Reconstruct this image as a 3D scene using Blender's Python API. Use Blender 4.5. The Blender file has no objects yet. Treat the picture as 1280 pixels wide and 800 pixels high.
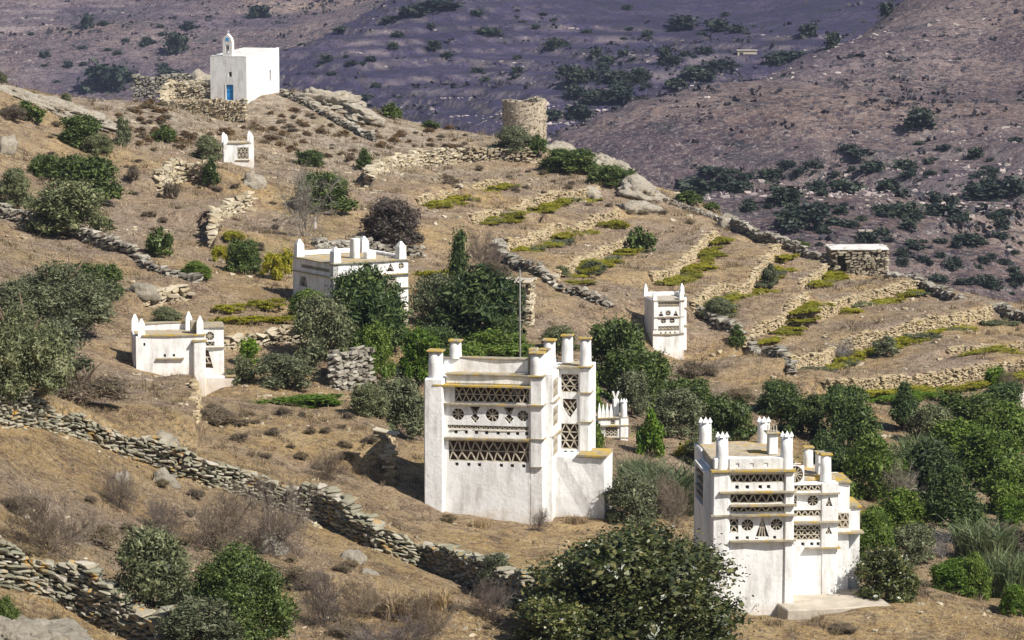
import bpy, bmesh, math, random
import numpy as np
from mathutils import Vector, Matrix, noise as mnoise
R = math.radians
rng = np.random.default_rng(7)
random.seed(7)
SC = bpy.context.scene
COL = SC.collection

# ------------------------------------------------------------------ camera, sky, sun, exposure
F = 4000.0                      # focal length in pixels of the 1280 px wide photograph
PITCH = R(7.0)
CZ = 25.6
cam = bpy.data.cameras.new('camera')
cam.sensor_width = 36.0
cam.lens = F / 1280 * 36.0
cam.clip_start = 1.0
cam.clip_end = 6000
co = bpy.data.objects.new('camera', cam)
COL.objects.link(co)
co.location = (0, 0, CZ)
co.rotation_euler = (math.pi / 2 - PITCH, 0, 0)
SC.camera = co

SUN_AZ, SUN_EL = R(52), R(46)   # azimuth to the right of straight behind the camera
sdir = Vector((math.sin(SUN_AZ) * math.cos(SUN_EL), -math.cos(SUN_AZ) * math.cos(SUN_EL), math.sin(SUN_EL)))
w = bpy.data.worlds.new('World')
SC.world = w
w.use_nodes = True
nt = w.node_tree
nt.nodes.clear()
sky = nt.nodes.new('ShaderNodeTexSky')
sky.sky_type = 'NISHITA'
sky.sun_disc = False
sky.sun_elevation = SUN_EL
sky.sun_rotation = math.atan2(sdir.x, sdir.y)
bg = nt.nodes.new('ShaderNodeBackground')
bg.inputs['Strength'].default_value = 0.068
wo = nt.nodes.new('ShaderNodeOutputWorld')
nt.links.new(sky.outputs[0], bg.inputs[0])
nt.links.new(bg.outputs[0], wo.inputs[0])
sl = bpy.data.lights.new('sun', 'SUN')
sl.energy = 5.0
sl.angle = R(0.5)
sl.color = (1.0, 0.95, 0.87)
so = bpy.data.objects.new('sun', sl)
COL.objects.link(so)
so.rotation_euler = sdir.to_track_quat('Z', 'Y').to_euler()
SC.view_settings.view_transform = 'Standard'
SC.view_settings.look = 'None'
SC.view_settings.gamma = 1.0
SC.view_settings.exposure = 0.44
SC.view_settings.use_curve_mapping = False

# ------------------------------------------------------------------ helpers
SP, CP = math.sin(PITCH), math.cos(PITCH)

def at(u, v, D):
    """the point seen at pixel (u, v) of the photograph at depth D metres"""
    a = (u - 640) / F
    b = -(v - 400) / F
    return np.array([D * a, D * (CP + b * SP), CZ + D * (-SP + b * CP)])

def mesh_obj(name, verts, faces, mat=None, parent=None, smooth=False):
    me = bpy.data.meshes.new(name)
    me.from_pydata([tuple(v) for v in verts] if not isinstance(verts, np.ndarray) else verts.tolist(), [],
                   faces if not isinstance(faces, np.ndarray) else faces.tolist())
    me.update()
    if smooth:
        me.shade_smooth()
    return link(name, me, mat, parent)

def link(name, me, mat=None, parent=None):
    if mat is not None and not me.materials:
        me.materials.append(mat)
    o = bpy.data.objects.new(name, me)
    COL.objects.link(o)
    if parent is not None:
        o.parent = parent
    return o

def tag(o, label=None, cat=None, group=None, kind=None):
    if label:
        o['label'] = label
    if cat:
        o['category'] = cat
    if group:
        o['group'] = group
    if kind:
        o['kind'] = kind
    return o

def thing(name, label, cat, loc=(0, 0, 0), rz=0.0, group=None):
    o = bpy.data.objects.new(name, None)
    o.empty_display_size = 0.3
    COL.objects.link(o)
    o.location = tuple(float(c) for c in loc)
    o.rotation_euler = (0, 0, rz)
    return tag(o, label, cat, group)

# ---- value noise on arrays
def _h(ix, iy, s):
    n = (ix * 374761393 + iy * 668265263 + s * 982451653) & 0x7fffffff
    n = ((n ^ (n >> 13)) * 1274126177) & 0x7fffffff
    n = (n ^ (n >> 16)) & 0xffff
    return n / 65535.0 * 2 - 1

def vnoise(x, y, s=0):
    x = np.asarray(x, float); y = np.asarray(y, float)
    ix = np.floor(x).astype(np.int64); iy = np.floor(y).astype(np.int64)
    fx = x - ix; fy = y - iy
    fx = fx * fx * (3 - 2 * fx); fy = fy * fy * (3 - 2 * fy)
    a = _h(ix, iy, s); b = _h(ix + 1, iy, s); c = _h(ix, iy + 1, s); d = _h(ix + 1, iy + 1, s)
    return (a * (1 - fx) + b * fx) * (1 - fy) + (c * (1 - fx) + d * fx) * fy

def fbm(x, y, s=0, o=4):
    t = 0; a = 1.0
    for k in range(o):
        t = t + a * vnoise(x * 2 ** k + 17.3 * k, y * 2 ** k - 9.1 * k, s + k)
        a *= 0.5
    return t

class TPS:
    def __init__(self, P, lam=0.0):
        P = np.array(P, float)
        self.X = P[:, :2]; n = len(P)
        self.sc = 100.0
        X = self.X / self.sc
        K = self.k(np.linalg.norm(X[:, None] - X[None], axis=2)) + lam * np.eye(n)
        A = np.zeros((n + 3, n + 3))
        A[:n, :n] = K; A[:n, n] = 1; A[:n, n + 1:] = X
        A[n, :n] = 1; A[n + 1:, :n] = X.T
        self.w = np.linalg.solve(A, np.concatenate([P[:, 2], np.zeros(3)]))
    @staticmethod
    def k(r):
        return np.where(r > 1e-9, r * r * np.log(np.maximum(r, 1e-9)), 0)
    def __call__(self, x, y):
        sh = np.shape(x)
        Q = np.stack([np.ravel(x), np.ravel(y)], 1) / self.sc
        X = self.X / self.sc
        out = np.empty(len(Q))
        for i in range(0, len(Q), 20000):
            q = Q[i:i + 20000]
            r = np.sqrt(((q[:, None] - X[None]) ** 2).sum(2))
            out[i:i + 20000] = self.k(r) @ self.w[:-3] + self.w[-3] + q @ self.w[-2:]
        return out.reshape(sh)

# ------------------------------------------------------------------ materials
def newmat(name):
    m = bpy.data.materials.new(name)
    m.use_nodes = True
    n = m.node_tree
    n.nodes.clear()
    out = n.nodes.new('ShaderNodeOutputMaterial')
    bs = n.nodes.new('ShaderNodeBsdfPrincipled')
    n.links.new(bs.outputs[0], out.inputs[0])
    bs.inputs['Specular IOR Level'].default_value = 0.15
    bs.inputs['Roughness'].default_value = 0.9
    return m, n, bs, out

def N(n, t, **k):
    x = n.nodes.new(t)
    for a, b in k.items():
        setattr(x, a, b)
    return x

def noise(n, scale, detail=4, rough=0.6, vec=None, dist=0.0):
    x = N(n, 'ShaderNodeTexNoise')
    x.inputs['Scale'].default_value = scale
    x.inputs['Detail'].default_value = detail
    x.inputs['Roughness'].default_value = rough
    x.inputs['Distortion'].default_value = dist
    if vec is not None:
        n.links.new(vec, x.inputs['Vector'])
    return x.outputs['Fac']

def ramp(n, fac, stops, interp='LINEAR'):
    x = N(n, 'ShaderNodeValToRGB')
    x.color_ramp.interpolation = interp
    e = x.color_ramp.elements
    while len(e) < len(stops):
        e.new(0.5)
    for el, (p, c) in zip(e, stops):
        el.position = p
        el.color = (c[0], c[1], c[2], 1) if not np.isscalar(c) else (c, c, c, 1)
    n.links.new(fac, x.inputs[0])
    return x.outputs[0]

def mix(n, fac, a, b, mode='MIX'):
    x = N(n, 'ShaderNodeMix', data_type='RGBA', blend_type=mode)
    for i, s in ((0, fac), (6, a), (7, b)):
        if isinstance(s, (int, float)):
            x.inputs[i].default_value = s if i == 0 else (s, s, s, 1)
        elif isinstance(s, tuple):
            x.inputs[i].default_value = (s[0], s[1], s[2], 1)
        else:
            n.links.new(s, x.inputs[i])
    return x.outputs[2]

def bump(n, bs, height, strength, dist):
    b = N(n, 'ShaderNodeBump')
    b.inputs['Strength'].default_value = strength
    b.inputs['Distance'].default_value = dist
    n.links.new(height, b.inputs['Height'])
    n.links.new(b.outputs[0], bs.inputs['Normal'])

def pos(n):
    return N(n, 'ShaderNodeNewGeometry').outputs['Position']

def objco(n):
    return N(n, 'ShaderNodeTexCoord').outputs['Object']

def make_ground():
    m, n, bs, o = newmat('dry_hillside')
    P = pos(n)
    soil = ramp(n, noise(n, 0.35, 5, 0.65, P), [(0.3, (0.50, 0.325, 0.135)), (0.5, (0.64, 0.44, 0.20)), (0.7, (0.72, 0.53, 0.28))])
    straw = ramp(n, noise(n, 1.9, 8, 0.8, P), [(0.32, (0.17, 0.115, 0.082)), (0.46, (0.42, 0.31, 0.22)), (0.58, (0.55, 0.42, 0.31)), (0.72, (0.66, 0.54, 0.41))])
    ba = N(n, 'ShaderNodeAttribute', attribute_name='bare')
    sb = N(n, 'ShaderNodeMath', operation='MULTIPLY_ADD'); n.links.new(ba.outputs['Fac'], sb.inputs[0]); sb.inputs[1].default_value = -0.13; n.links.new(noise(n, 0.09, 5, 0.6, P, 0.4), sb.inputs[2])
    c = mix(n, ramp(n, sb.outputs[0], [(0.38, 0), (0.58, 1)]), soil, straw)
    # bare pale stony crest
    st = N(n, 'ShaderNodeAttribute', attribute_name='stony')
    stone = ramp(n, noise(n, 1.3, 8, 0.8, P), [(0.36, (0.26, 0.165, 0.10)), (0.48, (0.50, 0.40, 0.29)), (0.60, (0.66, 0.58, 0.47))])
    c = mix(n, st.outputs['Fac'], c, stone)
    # patches of low dry scrub, thyme brown
    c = mix(n, ramp(n, noise(n, 0.6, 8, 0.75, P, 0.6), [(0.51, 0), (0.59, 0.75)]), c, (0.20, 0.125, 0.085))
    c = mix(n, ramp(n, noise(n, 2.9, 8, 0.85, P, 0.4), [(0.515, 0), (0.575, 0.8)]), c, (0.15, 0.10, 0.072))
    # yellowish green weeds
    c = mix(n, ramp(n, noise(n, 0.22, 8, 0.75, P, 0.3), [(0.58, 0), (0.68, 0.6)]), c, (0.30, 0.27, 0.07))
    # pale grit and pebbles
    v = N(n, 'ShaderNodeTexVoronoi'); v.inputs['Scale'].default_value = 2.6; n.links.new(P, v.inputs['Vector'])
    c = mix(n, ramp(n, v.outputs['Distance'], [(0.0, 0.8), (0.14, 0.7), (0.18, 0)]), c, (0.60, 0.53, 0.42))
    fine = noise(n, 7.0, 8, 0.85, P)
    c = mix(n, 0.8, c, ramp(n, fine, [(0.40, 0.14), (0.475, 0.75), (0.53, 1.0)]), 'MULTIPLY')
    c = mix(n, ramp(n, noise(n, 8.0, 7, 0.85, P, 0.5), [(0.53, 0), (0.58, 0.75)]), c, (0.66, 0.55, 0.40))
    c = mix(n, 0.6, c, ramp(n, noise(n, 0.5, 6, 0.75, P, 0.5), [(0.35, 0.5), (0.55, 1.0)]), 'MULTIPLY')
    n.links.new(c, bs.inputs['Base Color'])
    bump(n, bs, mix(n, 0.5, noise(n, 1.4, 8, 0.8, P), fine), 1.0, 0.5)
    return m

def make_far():
    m, n, bs, o = newmat('far_hillside')
    P = pos(n)
    at_ = N(n, 'ShaderNodeAttribute', attribute_name='scrub')  # mask of shade painted into the hill colour
    ri = N(n, 'ShaderNodeAttribute', attribute_name='riser')
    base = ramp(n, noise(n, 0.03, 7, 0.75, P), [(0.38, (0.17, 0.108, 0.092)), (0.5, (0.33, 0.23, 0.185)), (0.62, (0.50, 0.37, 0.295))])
    shade_tint = ramp(n, noise(n, 0.05, 7, 0.75, P), [(0.38, (0.030, 0.029, 0.090)), (0.5, (0.060, 0.056, 0.140)), (0.62, (0.13, 0.108, 0.19))])  # dark indigo puts hill shade and blue haze into the colour
    c = mix(n, at_.outputs['Fac'], base, shade_tint)
    # scrub flecks, fine and coarse
    c = mix(n, ramp(n, noise(n, 0.45, 8, 0.88, P), [(0.485, 0), (0.54, 0.9)]), c, (0.050, 0.042, 0.068))
    c = mix(n, ramp(n, noise(n, 0.09, 6, 0.75, P, 0.5), [(0.54, 0), (0.62, 0.7)]), c, (0.050, 0.055, 0.070))
    # stone risers of the terraces
    rf = N(n, 'ShaderNodeMath', operation='MULTIPLY'); n.links.new(ri.outputs['Fac'], rf.inputs[0])
    n.links.new(ramp(n, noise(n, 0.15, 6, 0.8, P), [(0.42, 0), (0.56, 0.85)]), rf.inputs[1])
    c = mix(n, rf.outputs[0], c, (0.36, 0.30, 0.30))
    rock = ramp(n, noise(n, 1.1, 8, 0.9, P), [(0.53, 0), (0.585, 0.85)])
    rk = N(n, 'ShaderNodeMath', operation='MULTIPLY'); n.links.new(rock, rk.inputs[0])
    n.links.new(ramp(n, at_.outputs['Fac'], [(0.35, 1.0), (0.9, 0.12)]), rk.inputs[1])
    c = mix(n, rk.outputs[0], c, (0.60, 0.52, 0.48))
    n.links.new(c, bs.inputs['Base Color'])
    bump(n, bs, noise(n, 0.4, 8, 0.8, P), 1.0, 2.5)
    return m

def sub_(n, a, k):
    x = N(n, 'ShaderNodeMath', operation='SUBTRACT'); n.links.new(a, x.inputs[0]); x.inputs[1].default_value = k
    return x.outputs[0]

def make_white():
    m, n, bs, o = newmat('whitewash')
    P = objco(n)
    c = ramp(n, noise(n, 0.9, 6, 0.65, P), [(0.3, (0.70, 0.69, 0.67)), (0.55, (0.80, 0.795, 0.78)), (0.8, (0.82, 0.82, 0.81))])
    mp = N(n, 'ShaderNodeMapping'); mp.inputs['Scale'].default_value = (2.2, 2.2, 0.45); n.links.new(P, mp.inputs[0])
    c = mix(n, ramp(n, noise(n, 1.0, 6, 0.75, mp.outputs[0]), [(0.47, 0), (0.66, 0.85)]), c, (0.47, 0.45, 0.42))
    c = mix(n, ramp(n, noise(n, 2.8, 5, 0.8, P), [(0.62, 0), (0.72, 0.6)]), c, (0.36, 0.31, 0.25))
    sx = N(n, 'ShaderNodeSeparateXYZ'); n.links.new(P, sx.inputs[0])
    wv = N(n, 'ShaderNodeMath', operation='MULTIPLY_ADD'); n.links.new(noise(n, 0.8, 6, 0.75, P), wv.inputs[0]); wv.inputs[1].default_value = -3.0; n.links.new(sx.outputs[2], wv.inputs[2])
    c = mix(n, ramp(n, sub_(n, wv.outputs[0], -1.9), [(0.0, 0.65), (0.45, 0.4), (1.0, 0)]), c, (0.52, 0.42, 0.31))
    n.links.new(c, bs.inputs['Base Color'])
    bump(n, bs, noise(n, 1.6, 7, 0.7, P), 0.7, 0.06)
    return m

def make_slate(name, base, lichen, amt, sc=2.2):
    m, n, bs, o = newmat(name)
    P = pos(n)
    c = ramp(n, noise(n, 4.0, 5, 0.7, P), [(0.3, tuple(b * 0.6 for b in base)), (0.7, tuple(b * 1.3 for b in base))])
    c = mix(n, ramp(n, noise(n, sc, 5, 0.75, P), [(amt, 0), (amt + 0.08, 0.9)]), c, lichen)
    n.links.new(c, bs.inputs['Base Color'])
    bump(n, bs, noise(n, 8, 4, 0.7, P), 0.6, 0.03)
    return m

def make_stone(name, cols, lichen, amt):
    m, n, bs, o = newmat(name)
    P = pos(n)
    g = N(n, 'ShaderNodeNewGeometry')
    oi = N(n, 'ShaderNodeObjectInfo')
    ad = N(n, 'ShaderNodeMath', operation='ADD'); n.links.new(g.outputs['Random Per Island'], ad.inputs[0]); n.links.new(oi.outputs['Random'], ad.inputs[1])
    fr = N(n, 'ShaderNodeMath', operation='FRACT'); n.links.new(ad.outputs[0], fr.inputs[0])
    c = ramp(n, fr.outputs[0], [(i / (len(cols) - 1), k) for i, k in enumerate(cols)])
    c = mix(n, 0.55, c, ramp(n, noise(n, 6, 6, 0.75, P), [(0.3, 0.35), (0.7, 1.0)]), 'MULTIPLY')
    c = mix(n, ramp(n, noise(n, 1.6, 5, 0.8, P), [(amt, 0), (amt + 0.07, 0.9)]), c, lichen)
    n.links.new(c, bs.inputs['Base Color'])
    bump(n, bs, noise(n, 10, 5, 0.75, P), 0.7, 0.04)
    return m

def make_granite():
    m, n, bs, o = newmat('pale_granite')
    P = pos(n)
    c = ramp(n, noise(n, 0.8, 7, 0.75, P), [(0.3, (0.42, 0.36, 0.28)), (0.5, (0.62, 0.55, 0.44)), (0.75, (0.72, 0.66, 0.55))])
    c = mix(n, ramp(n, noise(n, 1.2, 6, 0.8, P, 0.5), [(0.60, 0), (0.67, 0.85)]), c, (0.50, 0.30, 0.05))
    c = mix(n, ramp(n, noise(n, 2.6, 6, 0.8, P), [(0.55, 0), (0.64, 0.7)]), c, (0.22, 0.19, 0.15))
    n.links.new(c, bs.inputs['Base Color'])
    bump(n, bs, noise(n, 2.2, 9, 0.8, P, 0.6), 1.0, 0.6)
    return m

def make_leaf(name, cols, trans=0.25, rough=0.55, spec=0.25, sat=1.0):
    m, n, bs, o = newmat(name)
    g = N(n, 'ShaderNodeNewGeometry')
    oi = N(n, 'ShaderNodeObjectInfo')
    c = ramp(n, g.outputs['Random Per Island'], [(i / (len(cols) - 1), k) for i, k in enumerate(cols)])
    c = mix(n, 0.55, c, ramp(n, oi.outputs['Random'], [(0, (0.42, 0.46, 0.52)), (0.5, (0.85, 0.88, 0.8)), (1, (1.0, 1.0, 0.72))]), 'MULTIPLY')
    n.links.new(c, bs.inputs['Base Color'])
    bs.inputs['Roughness'].default_value = rough
    bs.inputs['Specular IOR Level'].default_value = spec
    if trans > 0:
        t = N(n, 'ShaderNodeBsdfTranslucent'); n.links.new(c, t.inputs[0])
        ms = N(n, 'ShaderNodeMixShader'); ms.inputs[0].default_value = trans
        n.links.new(bs.outputs[0], ms.inputs[1]); n.links.new(t.outputs[0], ms.inputs[2])
        n.links.new(ms.outputs[0], o.inputs[0])
    return m

def plain(name, col, var=0.3, sc=5, rough=0.9):
    m, n, bs, o = newmat(name)
    P = objco(n)
    c = ramp(n, noise(n, sc, 5, 0.7, P), [(0.3, tuple(k * (1 - var) for k in col)), (0.7, tuple(min(1, k * (1 + var)) for k in col))])
    n.links.new(c, bs.inputs['Base Color'])
    bs.inputs['Roughness'].default_value = rough
    bump(n, bs, noise(n, sc * 2, 5, 0.7, P), 0.4, 0.03)
    return m

M = dict(
    ground=make_ground(), far=make_far(), white=make_white(), granite=make_granite(),
    ledge=make_slate('lichened_slate_ledge', (0.34, 0.30, 0.23), (0.42, 0.285, 0.05), 0.52),
    capstone=make_slate('lichened_cap_slate', (0.30, 0.26, 0.19), (0.44, 0.30, 0.045), 0.45),
    slate=make_slate('weathered_slate', (0.46, 0.41, 0.32), (0.42, 0.30, 0.10), 0.62),
    roof=make_slate('earthen_roof', (0.40, 0.34, 0.25), (0.50, 0.31, 0.04), 0.53, 1.2),
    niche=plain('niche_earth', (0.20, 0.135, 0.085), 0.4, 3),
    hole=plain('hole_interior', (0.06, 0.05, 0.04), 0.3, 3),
    schist=make_stone('grey_green_schist', [(0.20, 0.195, 0.14), (0.33, 0.32, 0.24), (0.44, 0.40, 0.31), (0.26, 0.24, 0.17), (0.52, 0.48, 0.40)], (0.46, 0.25, 0.04), 0.57),
    tan=make_stone('tan_fieldstone', [(0.38, 0.31, 0.20), (0.50, 0.42, 0.29), (0.60, 0.53, 0.40), (0.33, 0.28, 0.20), (0.54, 0.46, 0.31)], (0.47, 0.36, 0.11), 0.66),
    mill=make_stone('brown_fieldstone', [(0.26, 0.215, 0.15), (0.38, 0.32, 0.23), (0.48, 0.42, 0.32), (0.22, 0.19, 0.14), (0.42, 0.36, 0.26)], (0.42, 0.33, 0.12), 0.66),
    terrace=make_stone('terrace_fieldstone', [(0.36, 0.28, 0.17), (0.47, 0.37, 0.23), (0.56, 0.46, 0.31), (0.40, 0.31, 0.19), (0.50, 0.42, 0.27)], (0.42, 0.34, 0.10), 0.58),
    grey=make_stone('grey_fieldstone', [(0.17, 0.155, 0.125), (0.30, 0.275, 0.225), (0.42, 0.385, 0.32), (0.23, 0.21, 0.17), (0.48, 0.45, 0.38)], (0.45, 0.33, 0.08), 0.70),
    far_rock=make_stone('far_rock', [(0.30, 0.25, 0.24), (0.44, 0.37, 0.34), (0.55, 0.48, 0.44)], (0.4, 0.33, 0.3), 0.7),
    concrete=plain('pale_concrete', (0.42, 0.37, 0.30), 0.25, 1.5),
    limeroof=plain('limewashed_roof', (0.60, 0.58, 0.55), 0.2, 1.2),
    blue=plain('blue_door_paint', (0.03, 0.20, 0.55), 0.15, 2, 0.5),
    bluedark=plain('blue_trim_paint', (0.05, 0.30, 0.65), 0.1, 2, 0.5),
    bell=plain('bronze', (0.10, 0.07, 0.04), 0.2, 4, 0.5),
    pole=plain('grey_timber_pole', (0.22, 0.21, 0.20), 0.2, 4),
    bark=plain('bark', (0.16, 0.115, 0.08), 0.4, 6),
    palebark=plain('pale_bark', (0.34, 0.31, 0.28), 0.3, 6),
    mastic=make_leaf('mastic_leaves', [(0.022, 0.032, 0.010), (0.052, 0.070, 0.018), (0.10, 0.115, 0.032), (0.24, 0.22, 0.085)], 0.15, 0.4, 0.5),
    mastic2=make_leaf('dark_broad_leaves', [(0.028, 0.046, 0.014), (0.065, 0.098, 0.025), (0.11, 0.155, 0.038), (0.21, 0.25, 0.075)], 0.22, 0.5, 0.3),
    olive=make_leaf('grey_green_leaves', [(0.055, 0.066, 0.034), (0.11, 0.125, 0.064), (0.18, 0.195, 0.10), (0.30, 0.30, 0.18)], 0.2),
    juniper=make_leaf('juniper_sprays', [(0.018, 0.034, 0.013), (0.042, 0.070, 0.022), (0.075, 0.115, 0.034), (0.15, 0.19, 0.06)], 0.12),
    fig=make_leaf('bright_green_leaves', [(0.06, 0.13, 0.015), (0.11, 0.20, 0.02), (0.17, 0.27, 0.03), (0.24, 0.32, 0.05)], 0.35),
    leafy=make_leaf('mid_green_leaves', [(0.05, 0.085, 0.015), (0.10, 0.16, 0.025), (0.16, 0.235, 0.04), (0.26, 0.31, 0.075)], 0.3),
    vine=make_leaf('yellow_green_leaves', [(0.17, 0.19, 0.015), (0.29, 0.29, 0.02), (0.42, 0.38, 0.03), (0.31, 0.24, 0.05)], 0.3),
    dry=make_leaf('dry_scrub_leaves', [(0.13, 0.095, 0.065), (0.20, 0.15, 0.105), (0.28, 0.22, 0.155), (0.12, 0.105, 0.055)], 0.15),
    rust=make_leaf('rusty_cushion_leaves', [(0.11, 0.062, 0.032), (0.19, 0.115, 0.055), (0.27, 0.175, 0.09), (0.15, 0.11, 0.06)], 0.1),
    purple=make_leaf('purplish_leaves', [(0.06, 0.045, 0.042), (0.10, 0.075, 0.065), (0.14, 0.105, 0.09), (0.08, 0.085, 0.05)], 0.15),
    twig=make_leaf('dry_twigs', [(0.10, 0.075, 0.062), (0.17, 0.13, 0.108), (0.25, 0.20, 0.165)], 0),
    greytwig=make_leaf('grey_twigs', [(0.16, 0.14, 0.13), (0.24, 0.21, 0.195), (0.33, 0.30, 0.275)], 0),
    reed=make_leaf('reed_leaves', [(0.08, 0.11, 0.045), (0.13, 0.17, 0.07), (0.19, 0.23, 0.11), (0.26, 0.26, 0.14)], 0.3),
    grass=make_leaf('straw', [(0.30, 0.21, 0.12), (0.44, 0.32, 0.19), (0.56, 0.43, 0.28), (0.34, 0.26, 0.17)], 0.25),
    farleaf=make_leaf('far_bush_leaves', [(0.022, 0.036, 0.026), (0.040, 0.055, 0.038), (0.062, 0.078, 0.055)], 0.1),
)

# ------------------------------------------------------------------ terrain
GP = [(0,800,98),(230,800,104),(640,800,112),(1000,800,118),(1280,800,122),(0,680,106),(0,600,114),(0,520,124),(150,545,131),
 (300,605,130),(420,645,131),(640,735,127),(500,700,122),(300,720,115),(250,520,143),(400,540,146),(530,620,140),(690,657,138),
 (760,640,141),(985,772,121),(1085,745,125),(1280,760,128),(870,690,130),(1180,730,131),(1280,690,142),(1100,640,152),(1280,600,165),
 (1280,540,180),(1280,480,192),(1100,490,185),(950,490,182),(860,450,200),(700,520,165),(620,480,172),(417,398,176),(366,366,180),
 (515,402,180),(170,465,162),(290,492,160),(0,440,150),(0,300,185),(150,310,190),(300,330,195),(0,200,215),(150,220,225),(0,115,240),
 (130,158,252),(300,207,245),(300,150,283),(204,151,284),(255,153,283),(345,124,291),(240,128,293),(350,113,300),(410,125,298),(520,155,300),(655,178,298),(700,190,290),
 (480,220,262),(560,202,282),(820,238,284),(900,266,274),(1000,312,255),(1100,347,240),(1200,376,228),(1280,401,218),(540,260,245),
 (600,300,227),(650,350,208),(750,380,203),(700,260,258),(800,300,248),(850,360,225),(950,350,235),(950,440,203),(1100,420,207),
 (400,330,198),(420,250,228),(560,340,208),(640,420,187),(330,250,222),(200,270,210),(180,130,275)]
pts = [at(*g) for g in GP]
for (u, D, z) in [(-250,98,8),(-250,150,12),(-250,240,20),(1530,122,-3),(1530,180,-4),(1530,215,-3),(0,285,5),(130,295,2),(300,335,2),(500,345,-3),(655,340,-7),
                  (820,325,-10),(1000,295,-12),(1150,270,-12),(1280,258,-13),(1550,250,-14),(-250,300,6),(0,420,-40),(300,430,-40),(640,430,-40),(1000,410,-40),(1300,390,-40),
                  (-300,430,-40),(1600,380,-40),(640,85,4),(0,85,5.5),(1280,85,0),(-250,80,9)]:
    pts.append(np.array([(u - 640) / F * D, D, z]))
base_h = TPS(pts, 0.00002)

NC, NR = 450, 620
S_ = np.linspace(-0.235, 0.235, NC)
tt = np.linspace(0, 1, NR)
Y_ = 84 + (425 - 84) * (0.55 * tt + 0.45 * tt ** 2)
GX = Y_[:, None] * S_[None, :]
GY = np.repeat(Y_[:, None], NC, 1)
H = base_h(GX, GY)
fade = np.clip((330 - GY) / 40, 0, 1)
H += fade * (0.30 * fbm(GX / 11, GY / 11, 3, 3) + 0.12 * fbm(GX / 2.6, GY / 2.6, 9, 3) + 0.07 * fbm(GX / 0.9, GY / 0.9, 14, 2))

def hz(x, y):
    x = np.asarray(x, float); y = np.asarray(y, float)
    fy = np.clip(np.interp(y, Y_, np.arange(NR)), 0, NR - 1.001)
    fx = np.clip((x / y - S_[0]) / (S_[1] - S_[0]), 0, NC - 1.001)
    i = fy.astype(int); j = fx.astype(int)
    a = fy - i; b = fx - j
    return (H[i, j] * (1 - b) + H[i, j + 1] * b) * (1 - a) + (H[i + 1, j] * (1 - b) + H[i + 1, j + 1] * b) * a

def hit(u, v, lo=96, hi=345):
    D = np.arange(lo, hi, 0.2)
    a = (u - 640) / F; b = -(v - 400) / F
    x = D * a; y = D * (CP + b * SP); z = CZ + D * (-SP + b * CP)
    g = z - hz(x, y)
    k = np.nonzero(g <= 0)[0]
    i = k[0] if len(k) else int(np.argmin(g / D))
    return np.array([x[i], y[i], float(hz(x[i], y[i]))]), D[i]

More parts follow.
